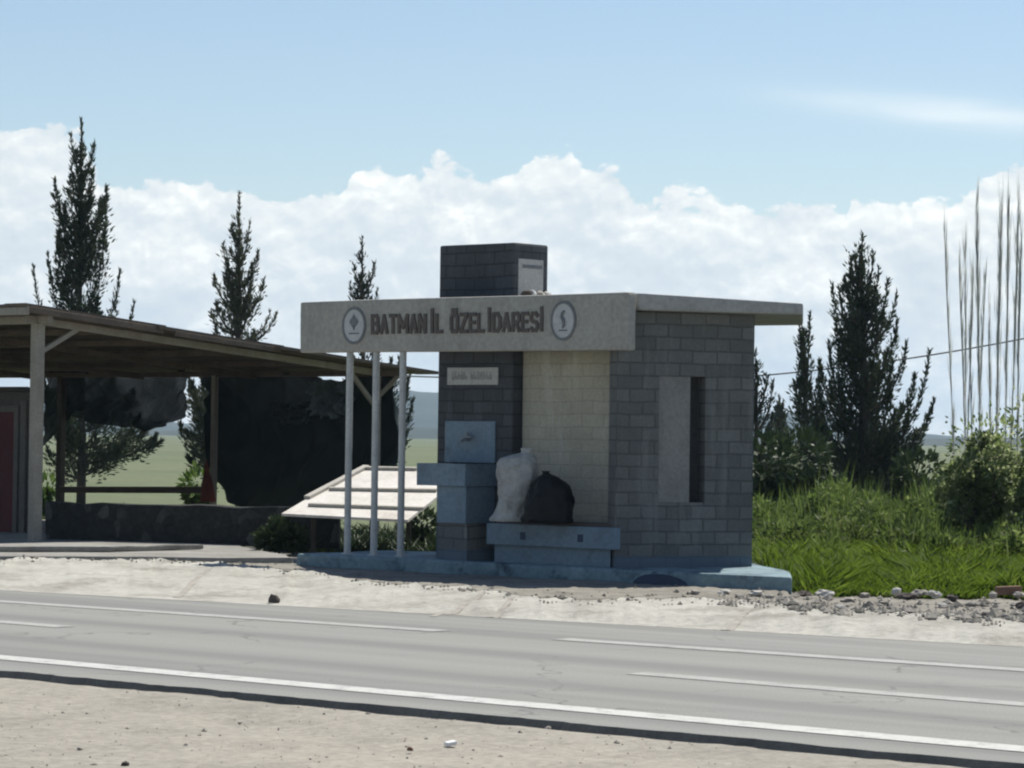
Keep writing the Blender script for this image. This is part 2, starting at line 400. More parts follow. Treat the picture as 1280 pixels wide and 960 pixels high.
# road slab: near edge, far edge
nA, nB = line_through((0, 838), (1280, 955), 0, -2.2, 2.2)
fA, fB = line_through((0, 738), (1280, 809), 0, -1.2, 3.2)
NS = 420
rd = MB(); top = []
for k in range(NS + 1):
    t = k / NS
    a = nA.lerp(nB, t); b = fA.lerp(fB, t)
    w = mnoise.noise(Vector((a.x * 1.3, a.y * 1.3, 0))) * 0.07 + mnoise.noise(Vector((a.x * 5, a.y * 5, 3))) * 0.06
    a = a + V * w
    top.append((a, b))
for k in range(NS):
    a0, b0 = top[k]; a1, b1 = top[k + 1]
    rd.face([a0, a1, b1, b0])
o = rd.build('road', 'asphalt'); setp(o, kind='structure')
eg = MB()
for k in range(NS):
    a0, a1 = top[k][0], top[k + 1][0]
    i0 = a0 - V * 0.12; i1 = a1 - V * 0.12
    eg.face([a0 - Z * 0.0, a1, Vector((i1.x, i1.y, -0.20)), Vector((i0.x, i0.y, -0.20))])
o = eg.build('road_edge', 'asphalt_edge'); setp(o, kind='structure')

def marking(pa, pb, t0, t1, w, mat='line', z=0.006, name='road_marking'):
    a, b = line_through(pa, pb, 0, t0, t1)
    d = (b - a).normalized(); s = Vector((-d.y, d.x, 0)) * (w / 2)
    m = MB(); n = 60
    for k in range(n):
        p0 = a.lerp(b, k / n); p1 = a.lerp(b, (k + 1) / n)
        m.face([p0 - s + Z * z, p1 - s + Z * z, p1 + s + Z * z, p0 + s + Z * z])
    o = m.build(name, mat); setp(o, kind='structure'); return o
marking((0, 822), (1280, 937), -1.2, 1.8, 0.40)
far_a, far_b = (0, 752), (1280, 838)
marking(far_a, far_b, -0.5, 0.50, 0.36, 'line_worn')
marking(far_a, far_b, 0.615, 2.2, 0.36, 'line_worn')
mid_a, mid_b = (0, 777.5), (1280, 881)
marking(mid_a, mid_b, -0.4, 0.085, 0.34, 'line_worn')
marking(mid_a, mid_b, 0.69, 1.6, 0.34, 'line_worn')

# near dirt shoulder with shallow ruts
sh = MB(); nu, nv = 150, 60
La, Lb = line_through((0, 838), (1280, 955), 0, -1.0, 2.0)
grid = []
for j in range(nv + 1):
    s = (j / nv) ** 1.6 * 26 - 0.35
    row = []
    for i in range(nu + 1):
        p = La.lerp(Lb, i / nu) - V * s
        q = Vector((p.x, p.y, 0))
        z = -0.065 + mnoise.noise(q * 0.35) * 0.03 + mnoise.noise(q * 1.4) * 0.022 + mnoise.noise(q * 4) * 0.010
        # a pair of old tyre ruts running off at an angle
        rr = (p.x * 0.83 + p.y * 0.55)
        z -= 0.035 * math.exp(-((rr - 14.2) / 0.22) ** 2) + 0.03 * math.exp(-((rr - 12.2) / 0.25) ** 2)
        if s < 0.25: z = min(z, -0.03) 
        elif s < 1.0: z = max(z, -0.055 + .03 * (1 - s) + mnoise.noise(q * 2.5) * .02)
        row.append((p.x, p.y, z))
    grid.append(row)
i0 = 0
for row in grid: sh.v += [Vector(p) for p in row]
for j in range(nv):
    for i in range(nu):
        a = j * (nu + 1) + i
        sh.f.append((a, a + nu + 1, a + nu + 2, a + 1))
o = sh.build('dirt_shoulder', 'dirt', smooth=True); setp(o, kind='structure')
for p in o.data.polygons: pass

# far gutter lining and yard: one strip each, sharing an uneven border
gp = [(-800, 690), (-400, 700), (0, 705), (120, 706), (250, 708), (330, 718), (450, 731), (560, 741), (640, 751), (740, 758), (800, 755), (880, 757), (1000, 768), (1130, 774), (1280, 783), (1700, 808), (2700, 868)]
def interp(pts, x):
    for (x0, y0), (x1, y1) in zip(pts, pts[1:]):
        if x0 <= x <= x1: return y0 + (y1 - y0) * (x - x0) / (x1 - x0)
    return pts[-1][1]
NG = 660; MJ = 14
gu = MB(); border = []
for k in range(NG + 1):
    px = -700 + 3300 * k / NG
    near = on_z(px, 738 + (809 - 738) * px / 1280, 0)
    jag = mnoise.noise(Vector((px * 0.035, 1.7, 0))) * 5.5 + mnoise.noise(Vector((px * 0.11, 5.1, 0))) * 3.2 + mnoise.noise(Vector((px * 0.3, 2.1, 0))) * 1.2
    far = on_z(px, interp(gp, px) + jag, 0)
    if far.y < near.y + 0.6: far = near + (far - near).normalized() * 0.6 if (far - near).length > 0.01 else near + V * 0.6
    rowp = []
    for j in range(MJ + 1):
        t = j / MJ
        p = near.lerp(far, t)
        q = Vector((p.x, p.y, 0))
        z = -0.05 * math.sin(min(1, t * 2.5) * math.pi) + 0.14 * max(0, t - 0.25) + mnoise.noise(q * 1.2) * 0.04 * (t > 0) + mnoise.noise(q * 4) * 0.022 * (t > 0)
        if j == 0: z = 0.003
        rowp.append(Vector((p.x, p.y, z)))
    border.append(rowp[-1]); gu.v += rowp
for k in range(NG):
    for j in range(MJ):
        a = k * (MJ + 1) + j
        gu.f.append((a, a + MJ + 1, a + MJ + 2, a + 1))
o = gu.build('concrete_gutter', 'gutter', smooth=True); setp(o, kind='structure')
# joints across the lining
from mathutils.bvhtree import BVHTree
gbv = BVHTree.FromPolygons(gu.v, gu.f)
def drop(p, bv, dflt=0.0):
    h = bv.ray_cast(Vector((p.x, p.y, 5)), Vector((0, 0, -1)))
    return h[0].z if h[0] is not None else dflt
for (xa, ya), (xb, yb) in (((541, 771), (604, 750)), ((612, 772), (640, 755)), ((220, 744), (262, 716)), ((905, 788), (935, 768))):
    a = on_z(xa, ya, 0); b = on_z(xb, yb, 0); j = MB(); n = 14
    sd_ = Vector((-(b - a).y, (b - a).x, 0)).normalized()
    for k in range(n):
        q = []
        for kk in (k, k + 1):
            p = a.lerp(b, kk / n); wv = .05 + .03 * mnoise.noise(Vector((kk * .7, xa, 0)))
            for sg in (-1, 1):
                e = p + sd_ * (wv * sg); q.append(Vector((e.x, e.y, drop(e, gbv) + .006)))
        j.face([q[0], q[1], q[3], q[2]])
    o = j.build('gutter_joint', 'stone_mid'); setp(o, kind='structure')
# yard
yd = MB(); MJ2 = 22
for k in range(NG + 1):
    b0 = border[k]
    px = -700 + 3300 * k / NG
    far = at(px, 600, 60.0 if px < 700 else max(50.5, 60 - (px - 700) * 0.03))
    for j in range(MJ2 + 1):
        t = (j / MJ2) ** 1.6
        p = XY(b0).lerp(XY(far), t); q = Vector((p.x, p.y, 0))
        z = 0.02 + mnoise.noise(q * 0.8) * 0.03 + mnoise.noise(q * 3.3) * 0.028
        if j == 0: z = b0.z + 0.004
        elif j < 4: z = z + (b0.z - z) * (1 - j / 4)
        if px > 985 and t > 0.5: z -= 0.1
        yd.v.append(Vector((p.x, p.y, z)))
for k in range(NG):
    for j in range(MJ2):
        a = k * (MJ2 + 1) + j
        yd.f.append((a, a + MJ2 + 1, a + MJ2 + 2, a + 1))
o = yd.build('gravel_verge', 'yard', smooth=True); setp(o, kind='structure')

# loose gravel, far too many pieces to count
ybv = BVHTree.FromPolygons(yd.v, yd.f); sbv = BVHTree.FromPolygons(sh.v, sh.f)
def gravel(name, mat, pts):
    m = MB()
    for p, r in pts:
        a = R.uniform(0, 6.28); k1, k2, k3 = R.uniform(.6, 1.3), R.uniform(.5, 1.1), R.uniform(.4, .9)
        i = len(m.v)
        ca, sa = math.cos(a), math.sin(a)
        for (x, y, z) in ((1, 0, .1), (.1, 1, .2), (-1, .2, 0), (0, -1, .15), (.2, .1, 1), (0, 0, -.5)):
            x *= k1 * r * R.uniform(.7, 1.2); y *= k2 * r * R.uniform(.7, 1.2)
            m.v.append(p + Vector((x * ca - y * sa, x * sa + y * ca, z * k3 * r)))
        for f in ((0, 1, 4), (1, 2, 4), (2, 3, 4), (3, 0, 4), (1, 0, 5), (2, 1, 5), (3, 2, 5), (0, 3, 5)): m.f.append(tuple(i + q for q in f))
    o = m.build(name, mat, fix=False); setp(o, kind='stuff')
ga, gb_, gc_ = [], [], []
for _ in range(14000):
    i = R.randrange(20, NG - 20); px = -700 + 3300 * i / NG
    if not -60 < px < 1420: continue
    b0 = border[i]; far = at(px, 600, 60); d = (XY(far) - XY(b0)).normalized()
    if px < 900 and R.random() < .84: continue
    p = XY(b0) + d * (R.expovariate(.45 if px > 850 else .6) - .9)
    z = drop(p, ybv, None) if True else 0
    if z is None: z = drop(p, gbv, 0)
    r = min(.13 if px > 960 else .085, .013 + R.expovariate(48 if px > 960 else 75))
    (ga if px < 900 or R.random() < .5 else gb_).append((Vector((p.x, p.y, z + r * .1)), r))
for _ in range(800):
    px = R.uniform(-20, 1300); py = R.uniform(850, 975)
    p = on_z(px, py, -.06); z = drop(p, sbv, None)
    if z is None: continue
    r = min(.045, .006 + R.expovariate(190))
    gc_.append((Vector((p.x, p.y, z + r * .1)), r))
gravel('gravel', 'yard', ga); gravel('gravel', 'stone_mid', gb_); gravel('gravel', 'dirt', gc_)
# hills
def hill(name, pts, D, depth, mat, seed):
    m = MB(); n = 220; rows = 16
    x0, x1 = pts[0][0], pts[-1][0]
    for j in range(rows + 1):
        t = j / rows
        for i in range(n + 1):
            px = x0 + (x1 - x0) * i / n
            py = interp(pts, px)
            zt = at(px, py, D).z
            prof = math.sin(min(1.0, t * 1.25) * math.pi / 2) if t < 0.8 else 1 - (t - 0.8) * 1.5
            X = ray(px, 545).x * (D + (t - 0.8) * depth) / ray(px, 545).y
            Y = D + (t - 0.8) * depth
            q = Vector((X / D * 30, t * 3, seed))
            z = zt * prof + mnoise.noise(q) * zt * 0.10 * (t > 0) + mnoise.noise(q * 4) * zt * 0.04 * (t > 0)
            m.v.append(Vector((X, Y, z - 0.3 if t > 0 else -2)))
    for j in range(rows):
        for i in range(n):
            a = j * (n + 1) + i
            m.f.append((a, a + 1, a + n + 2, a + n + 1))
    o = m.build(name, mat, smooth=True); setp(o, kind='structure'); return o
MAT['hill_mat'] = ground_mat('hill_scrub', (0.035, 0.045, 0.034), (0.055, 0.062, 0.045), (0.028, 0.034, 0.03), 0.004, 0.02, 0.1, 0.1, False)
hill('hills', [(-900, 505), (-300, 495), (0, 487), (60, 483), (160, 520), (260, 533), (420, 500), (500, 489), (530, 489), (620, 494), (760, 510), (900, 520), (1000, 516), (1080, 528), (1140, 541), (1240, 548), (1500, 540), (2200, 530)], 4200, 1500, 'hill_mat', 1.0)
hill('near_hills', [(-900, 525), (-200, 523), (100, 536), (200, 538), (340, 534), (480, 532), (560, 535), (700, 541), (1000, 546), (1120, 549), (1300, 546), (2200, 545)], 2300, 500, 'hill_mat', 5.0)

# ================================================================ WATER KIOSK
pa = on_z(370, 708, 0); pb = on_z(990, 741, 0)
ku = (XY(pa) - XY(pb)).normalized(); kn = Vector((-ku.y, ku.x, 0))
if kn.y < 0: kn = -kn
kiosk = thing('water_kiosk', (1.0, 51.0, 0), 'grey block water kiosk with a long lettered fascia on a pale blue plinth', 'kiosk')
ZP = 0.235
# plan points
F0 = XY(at(784, 400, 49.45))                     # fascia front, near corner
FL = along(F0, U, 375, 410)
Q = XY(at(770, 570, 49.95))                      # side wall, near corner
WD = Vector((2.85, 1.10, 0)).normalized()
QE = along(Q, WD, 941.5, 560)
WN = Vector((-WD.y, WD.x, 0))
PC = XY(at(640, 560, 52.0))                      # pillar near corner
PL = along(PC, U, 546, 560)
# plinth
C2 = XY(at(988, 716, 49.6)); C3 = XY(at(946, 700, 52.4)); 
A2 = XY(pa) + V * 2.5
mid = XY(at(556, 690, 55.4))
plp = [XY(pa), XY(pb), C2, C3, C3 + V * 0.5 + U * 3.0, mid, A2]
MB().prism(plp, -0.3, ZP).build('plinth', 'blue_plinth', kiosk, bevel=0.035, subd=6, rough=0.02)
c_ = along(XY(pb), ku, 822, 732); m = MB(); n_ = 14; ww = .62; hh_ = ZP * .82
arc = [c_ - ku * (math.cos(math.pi * k / n_) * ww * (1 if k < n_ / 2 else .8)) + Z * (math.sin(math.pi * k / n_) * hh_) - kn * .028 for k in range(n_ + 1)]
m.face([p_ for p_ in arc]); m.face([p_ + kn * .02 for p_ in reversed(arc)])
for k in range(n_): m.face([arc[k], arc[k] + kn * .02, arc[k + 1] + kn * .02, arc[k + 1]])
m.build('drain_shade_plate', 'recess_shade', kiosk)  # flat dark arch; the shade inside the drain is put into its colour
# fascia
TF = zfor(365, F0, 784); BF = zfor(437.5, F0, 784)
TL = zfor(377, FL, 375); BL_ = zfor(441, FL, 375)
TH = 0.24
fas = MB().prism([F0, F0 + V * TH, FL + V * TH, FL], [BF, BF, BL_, BL_], [TF, TF, TL, TL]).build('fascia', 'whitewash', kiosk, bevel=0.03, subd=3, rough=0.008)
# roof slab
S0 = XY(at(799, 380, 49.72)); S1 = XY(at(1004, 385, 50.7))
ST0 = zfor(366, S0, 799); SB0 = zfor(387.5, S0, 799)
ST1 = zfor(379, S1, 1004); SB1 = zfor(393.5, S1, 1004)
S2 = S1 + Vector((0.35, 3.6, 0)); S3 = XY(at(470, 380, 59.5)); S4 = along(S0, U, 536, 380)
MB().prism([S0, S1, S2, S3, S4], [SB0, SB1, SB1 - .04, SB0 - .05, SB0], [ST0, ST1, ST1 - .04, ST0 - .05, ST0]).build('roof_slab', 'slab', kiosk, bevel=0.03)
# side wall around its slot: left, right, above, below
HW = SB0 - 0.02; HW1 = SB1 - 0.01
def wz(px, py):  # point on side wall face
    return on_plane(px, py, Q, WN)
n0 = along(Q, WD, 823.5, 550); n1 = along(Q, WD, 881.5, 550)
zt = zfor(470, n0, 826); zb = zfor(628, n0, 822)
D3 = WN * 0.32
def wallseg(m, a, b, z0, z1a, z1b):
    m.prism([a, b, b + D3, a + D3], z0, [z1a, z1b, z1b, z1a])
Lw = (QE - Q).length
def hz(p): return HW + (HW1 - HW) * (p - Q).length / Lw
w = MB()
wallseg(w, Q, n0, ZP - .1, hz(Q), hz(n0)); wallseg(w, n1, QE, ZP - .1, hz(n1), hz(QE))
wallseg(w, n0, n1, ZP - .1, zb, zb); wallseg(w, n0, n1, zt, hz(n0), hz(n1))
sw = w.build('side_wall', 'grey_block', kiosk, uv=True)
nm = n0.lerp(n1, 0.675)
MB().prism([n0 + WN * .02, nm + WN * .02, nm + WN * .12, n0 + WN * .12], zb + .002, zt - .002).build('plaster_panel', 'plaster', sw)
MB().prism([nm + WN * .30, n1 + WN * .30, n1 + WN * .36, nm + WN * .36], zb - .02, zt + .02).build('slot_shade_backing', 'slot_shade', sw)  # dark backing: the unlit inside is put into its colour
# inner return of the side wall and back walls
BW0 = XY(PC) + V * 0.22 + Vector((0.03, 0, 0)); BWd = Vector((0.785, -0.62, 0)).normalized()
BW1 = along(BW0, BWd, 776, 560)
bn = Vector((-BWd.y, BWd.x, 0))
MB().prism([BW0, BW1, BW1 + bn * .25, BW0 + bn * .25], ZP - .1, HW - .03).build('back_wall', 'beige_block', kiosk, uv=True)
MB().prism([Q + WN * .33 + WD * .05, Q + WN * .33 + WD * .4, BW1 + bn * .7 + WD * .5, BW1 + bn * .26 + WD * .02], ZP - .1, HW - .05).build('return_wall', 'grey_block', kiosk, uv=True)
MB().prism([QE + WN * .33 - WD * .35, QE + WN * .33, QE + WN * 2.2, QE + WN * 2.2 - WD * .35], ZP - .1, HW1 - .03).build('rear_side_wall', 'grey_block', kiosk, uv=True)
# pillar (runs up through the roof)
TT = zfor(303, PC, 648)
pil = MB().prism([PC, PC + V * 0.9, PL + V * 0.9, PL], ZP - .1, TT).build('pillar', 'dark_block', kiosk, uv=True, bevel=0.03)
pn = V
def ppt(px, py, off=0.0): 
    return on_plane(px, py, PC - V * off, V)
def plate(m, x0, y0, x1, y1, off, th):
    """rectangle on the pillar front seen between the pixel corners"""
    a = ppt(x0, y0, off); b = ppt(x1, y1, off)
    a2 = XY(a); b2 = XY(b)
    m.prism([a2, b2, b2 + V * th, a2 + V * th], min(a.z, b.z), max(a.z, b.z))
    return a2, b2
m = MB(); na, nb = plate(m, 559, 459.5, 622, 481, 0.035, 0.033)
pl_o = m.build('name_plate', 'plate', pil, bevel=0.008)
zc0 = ppt(590, 474.5, .04).z; zc1 = ppt(590, 464.5, .04).z
m = MB()
xx = 0.10
Wn = (nb - na).length; dn = (nb - na).normalized()
rr_ = random.Random(3)
while xx < 0.90:     # two illegible worn words
    if 0.41 < xx < 0.47:
        m.build('worn_word', 'letter_dim', pil); m = MB(); xx = 0.47
    wl = 0.045
    a = na + dn * (xx * Wn) - V * .004
    for (u0, u1, h0, h1) in ((0, .3, 0, 1), (.3, 1, rr_.choice((0, .4)), rr_.choice((.25, .6))), (.7, 1, .0, rr_.choice((.5, 1)))):
        p0 = a + dn * (u0 * wl * Wn); p1 = a + dn * (u1 * wl * Wn)
        m.prism([p0, p1, p1 + V * .003, p0 + V * .003], zc0 + (zc1 - zc0) * h0, zc0 + (zc1 - zc0) * h1)
    xx += 0.062
m.build('worn_word', 'letter_dim', pil)
m = MB(); plate(m, 556, 526, 618, 579, 0.045, 0.043)
fp = m.build('fountain_panel', 'blue', pil, bevel=0.01)
sp = ppt(587, 549, .05)
m = MB(); m.tube([sp + V * .02, sp - V * .14, sp - V * .22 - Z * .05], [.035, .03, .026], 8)
m.box(sp - V * .10 - U * .12 + Z * .02, U * .24, V * .04, Z * .03); m.tube([sp - V * .08, sp - V * .08 + Z * .13], [.025, .02], 8)
m.build('spout', 'metal', pil, smooth=False)
# hatch on the pillar's right face above the roof
h0 = PC + V * 0.10; h1 = PC + V * 0.76
off = -U * 0.012
zh1 = zfor(323, h0, 650); zh0 = TF + 0.02
MB().prism([h0 + off, h1 + off, h1 + U * .01, h0 + U * .01], zh0, zh1).build('hatch', 'plate', pil, bevel=.006)
MB().prism([h0 + V * .10 - U * .022, h1 - V * .04 - U * .022, h1 - V * .04 - U * .0125, h0 + V * .10 - U * .0125], zh1 - .16, zh1 - .10).build('hatch_vent', 'emblem_grey', pil)
# basin
BC = along(PC, U, 621, 590) - V * 0.82
BLf = along(BC, U, 521, 590)
zbt = zfor(580, BC, 583); zbb = zfor(608, BC, 583)
hb = 0.12
bas = MB()
inn = 0.10
bas.prism([BC, BC + V * .815, BLf + V * .815, BLf], zbb, zbt - hb)
for seg in ([BC, BC + V * inn, BLf + V * inn, BLf], [BC + V * inn, BC + V * .815, BC + V * .815 + U * inn, BC + V * inn + U * inn],
            [BLf + V * inn - U * inn, BLf + V * .815 - U * inn, BLf + V * .815, BLf + V * inn]):
    bas.prism(seg, zbt - hb, zbt)
bas.build('basin', 'blue', kiosk)
pc_ = BC + V * .06 + U * .03; pl2 = along(pc_, U, 546, 630)
zq = zfor(655, BC, 583)
MB().prism([pc_, pc_ + V * .75, pl2 + V * .75, pl2], zq, zbb - .003).build('basin_pedestal', 'blue', kiosk, bevel=.01)
MB().prism([pc_ + V * .04, pc_ + V * .76 - U * .01, pl2 + V * .76, pl2 + V * .04], ZP - .1, zq - .003).build('pedestal_base', 'grey_block', kiosk, uv=True)
# bench
BR = XY(at(766.5, 660, 49.80)); BLb = along(BR, U, 608, 655)
bz1 = zfor(660, BR, 769); bz0 = zfor(687.5, BR, 769)
poly = [BR, BR + V * .80 , BLb + V * .55 - U * .35, BLb + V * .45]
poly = [BLb, BR, Q + WN * .25 - WD * .004, XY(BW1) - bn * .004 - WD * .1, XY(BW0) - bn * .004 , PC - V * .01 - U * .02, BLb + V * .30]
ben = MB().prism([BLb, BR, BR + V * .20, BLb + V * .20], bz0, bz1).build('bench', 'blue', kiosk, bevel=.012)
MB().prism([BLb + V * .203 - U * .05, BR + V * .203 + U * .03, Q + WN * .60 - WD * .06, BW1 - bn * .02 - WD * .12, PC + V * .21 - U * .10, PC - V * .01 - U * .12, PC - V * .01 + U * .15], bz0 + .1, bz1 + .05).build('bench_seat', 'seat_brown', kiosk)
MB().prism([BLb + V * .13 - U * .08, BR + V * .13 + U * .16, BR + V * .5 + U * .4, BLb + V * .42 - U * .08], ZP - .1, bz0 - .003).build('bench_support', 'blue', kiosk)
for px in (653.5, 725.5):
    c = along(BR, U, px, 670); zz = zfor(669.5 if px < 700 else 672.5, c, px)
    c2 = c - V * .006
    MB().prism([c2 - U * .06, c2 + U * .06, c2 + U * .06 + V * .004, c2 - U * .06 + V * .004], zz - .07, zz + .06).build('notch_shade_plate', 'recess_shade', ben)  # thin dark plate, no recess: the notch's shade is painted in its colour
# thin columns under the free end of the fascia
for px in (434, 467, 500.5):
    b = along(F0 + V * .12, U, px, 690)
    d = along(F0 + V * .12, U, px + 4, 445)
    m = MB(); m.tube([Vector((b.x, b.y, ZP - .02)), Vector((b.x, b.y, BF + .02))], .062, 12)
    m.tube([Vector((b.x, b.y, ZP - .01)), Vector((b.x, b.y, ZP + .03))], .11, 12)
    m.build('column', 'post_white', kiosk, smooth=False)
# lettering
STROKES = {
 'B': [(0,0,0,1),(0,1,.75,1),(.75,1,.95,.86),(.95,.86,.95,.64),(.95,.64,.75,.53),(0,.53,.75,.53),(.75,.53,1,.4),(1,.4,1,.14),(1,.14,.75,0),(.75,0,0,0)],
 'A': [(0,0,.5,1),(.5,1,1,0),(.2,.3,.8,.3)], 'T': [(.5,0,.5,1),(0,1,1,1)],
 'M': [(0,0,0,1),(0,1,.5,.3),(.5,.3,1,1),(1,1,1,0)], 'N': [(0,0,0,1),(0,1,1,0),(1,0,1,1)],
 'L': [(0,1,0,0),(0,0,1,0)], 'I': [(.5,0,.5,1),(.5,1.17,.5,1.32)],
 'O': [(.2,0,.8,0),(.8,0,1,.2),(1,.2,1,.8),(1,.8,.8,1),(.8,1,.2,1),(.2,1,0,.8),(0,.8,0,.2),(0,.2,.2,0),(.25,1.17,.25,1.30),(.75,1.17,.75,1.30)],
 'Z': [(0,1,1,1),(1,1,0,0),(0,0,1,0)], 'E': [(0,0,0,1),(0,1,1,1),(0,.52,.85,.52),(0,0,1,0)],
 'D': [(0,0,0,1),(0,1,.65,1),(.65,1,1,.75),(1,.75,1,.25),(1,.25,.65,0),(.65,0,0,0)],
 'R': [(0,0,0,1),(0,1,.75,1),(.75,1,1,.86),(1,.86,1,.62),(1,.62,.75,.48),(.75,.48,0,.48),(.5,.48,1,0)],
 'S': [(1,.88,.75,1),(.75,1,.2,1),(.2,1,0,.85),(0,.85,0,.65),(0,.65,.25,.54),(.25,.54,.8,.46),(.8,.46,1,.34),(1,.34,1,.14),(1,.14,.8,0),(.8,0,.2,0),(.2,0,0,.12)]}
WIDE = {'M': 1.35, 'I': .45, 'L': .85, 'T': .95, 'E': .88}
def write(word, x0, x1, mat='letter'):
    """one raised word fixed to the fascia between two columns of the photograph"""
    ws = [WIDE.get(c, 1.0) for c in word]; gap = .22
    tot = sum(ws) + gap * (len(word) - 1)
    m = MB(); x = 0; hw = .030
    ybase = lambda px: 417.5 + (414.2 - 417.5) * (px - 465) / (679 - 465)
    for c, w_ in zip(word, ws):
        for (ax, ay, bx, by) in STROKES[c]:
            q = []
            for (u, v) in ((ax, ay), (bx, by)):
                px = x0 + (x1 - x0) * (x + .11 + (w_ - .22) * u) / tot
                yb = ybase(px)
                b_ = on_plane(px, yb - 1.5, F0 - V * .012, V); t_ = on_plane(px, yb - 22.5, F0 - V * .012, V)
                q.append(b_ + (t_ - b_) * v)
            d = (q[1] - q[0]).normalized() * hw * .8
            m.bar(q[0] - d, q[1] + d, .026 + R.uniform(0, .003), hw * 2.1, d.cross(V) if abs(d.z) < 9 else Z)
        x += w_ + gap
    return m.build('lettering', mat, fas)
for word, x0, x1 in (('BATMAN', 464.5, 532.5), ('IL', 538, 553.5), ('OZEL', 563, 605.5), ('IDARESI', 609.5, 679.5)):
    write(word, x0, x1)
def emblem(px, py, rx, ry, kind):
    c = on_plane(px, py, F0 - V * .004, V)
    def ring(r0, r1, off, th, mat, name):
        m = MB(); n = 36; i0 = 0
        for k in range(n):
            w0 = 2 * math.pi * k / n; w1 = 2 * math.pi * (k + 1) / n
            def pt(w, r, o): return c - U * (math.cos(w) * rx * r) + Z * (math.sin(w) * ry * r) - V * o
            if r0 == 0:
                m.face([c - V * (off + th), pt(w0, r1, off + th), pt(w1, r1, off + th)])
            else:
                m.face([pt(w0, r0, off + th), pt(w0, r1, off + th), pt(w1, r1, off + th), pt(w1, r0, off + th)])
            m.face([pt(w0, r1, off), pt(w1, r1, off), pt(w1, r1, off + th), pt(w0, r1, off + th)])
        m.build(name, mat, fas)
    ring(0, 0.9, 0, .012, 'emblem_white', 'emblem_disc'); ring(0.86, 1.0, 0, .022, 'emblem_grey', 'emblem_rim')
    m = MB()
    def P(x, y, o=.016): return c - U * (x * rx) + Z * (y * ry) - V * o
    if kind == 0:
        for (cx, cy) in ((0, .42), (0, -.02), (-.22, .2), (.22, .2)):
            m.face([P(cx - .19, cy), P(cx, cy - .22), P(cx + .19, cy), P(cx, cy + .22)])
        m.face([P(-.45, -.46), P(.45, -.46), P(.45, -.38), P(-.45, -.38)])
        m.face([P(-.04, -.25), P(.04, -.25), P(.04, -.0), P(-.04, -.0)])
    else:
        m.tube([P(.12, .5), P(-.06, .38), P(-.10, .2), P(.05, .02), P(.10, -.2), P(-.02, -.36)], [.02, .03, .035, .035, .03, .02], 6)
        m.face([P(-.34, -.52), P(.34, -.52), P(.34, -.44), P(-.34, -.44)])
    m.build('emblem_motif', 'emblem_grey', fas, fix=False)
emblem(443, 407, .29, .335, 0)
emblem(704.5, 401, .275, .335, 1)

# sacks on the bench seat
def blob(profile, ax, name, mat, p, label, cat, seed, tie=None):
    """closed sack: rings (z, rx, ry, offset u, offset v)"""
    m = MB(); n = 36; org = Vector(p)
    fine = []
    for a_, b_ in zip(profile, profile[1:]):
        for k in range(4): fine.append(tuple(x + (y - x) * k / 4 for x, y in zip(a_, b_)))
    profile = fine + [profile[-1]]
    for (z, rx, ry, ou, ov) in profile:
        for j in range(n):
            w = 2 * math.pi * j / n
            q = Vector((math.cos(w) * 2, math.sin(w) * 2, z * 4 + seed))
            k = 1 + 0.12 * mnoise.noise(q) + 0.14 * mnoise.noise(q * 2.7) + 0.07 * mnoise.noise(q * 6.0) + 0.04 * math.sin(w * 9 + z * 4)
            m.v.append(org + Vector((1, 0, 0)) * (ou + math.cos(w) * rx * k) + Vector((0, 1, 0)) * (ov + math.sin(w) * ry * k) + Z * z)
    for k in range(len(profile) - 1):
        for j in range(n):
            l = (j + 1) % n
            m.f.append((k * n + j, k * n + l, (k + 1) * n + l, (k + 1) * n + j))
    m.f.append(tuple(reversed(range(n)))); m.f.append(tuple((len(profile) - 1) * n + j for j in range(n)))
    o = m.build(name, mat, smooth=True); setp(o, label, cat)
    sm = o.modifiers.new('s', 'SUBSURF'); sm.levels = 1; sm.render_levels = 1
    return o
bzs = bz1 + .045
sx = at(645, 645, 50.95)
blob([(0, .30, .22, -.12, 0), (.05, .33, .24, -.10, 0), (.16, .30, .24, -.05, 0), (.38, .30, .24, 0, 0), (.62, .33, .26, .0, 0), (.84, .355, .26, 0.01, 0), (.98, .36, .25, .01, 0), (1.08, .31, .20, .03, .0), (1.14, .20, .13, .10, 0), (1.17, .10, .08, .15, 0), (1.20, .09, .06, .17, 0), (1.26, .13, .05, .19, 0)],
     None, 'white_sack', 'sack_white', (sx.x, sx.y, bzs), 'tall slumped white sack standing on the kiosk bench', 'sack', 1.0)
sx = at(684, 650, 50.45)
blob([(0, .40, .26, 0, 0), (.08, .43, .28, 0, 0), (.25, .43, .28, .02, 0), (.45, .39, .26, .03, 0), (.60, .345, .23, .05, 0), (.70, .27, .18, .03, 0), (.78, .17, .12, .0, 0), (.82, .08, .07, -.02, 0), (.85, .05, .05, -.03, 0), (.88, .08, .05, -.04, 0)],
     None, 'black_sack', 'sack_black', (sx.x, sx.y, bzs), 'bulging black plastic sack on the kiosk bench beside the white one', 'sack', 4.0)

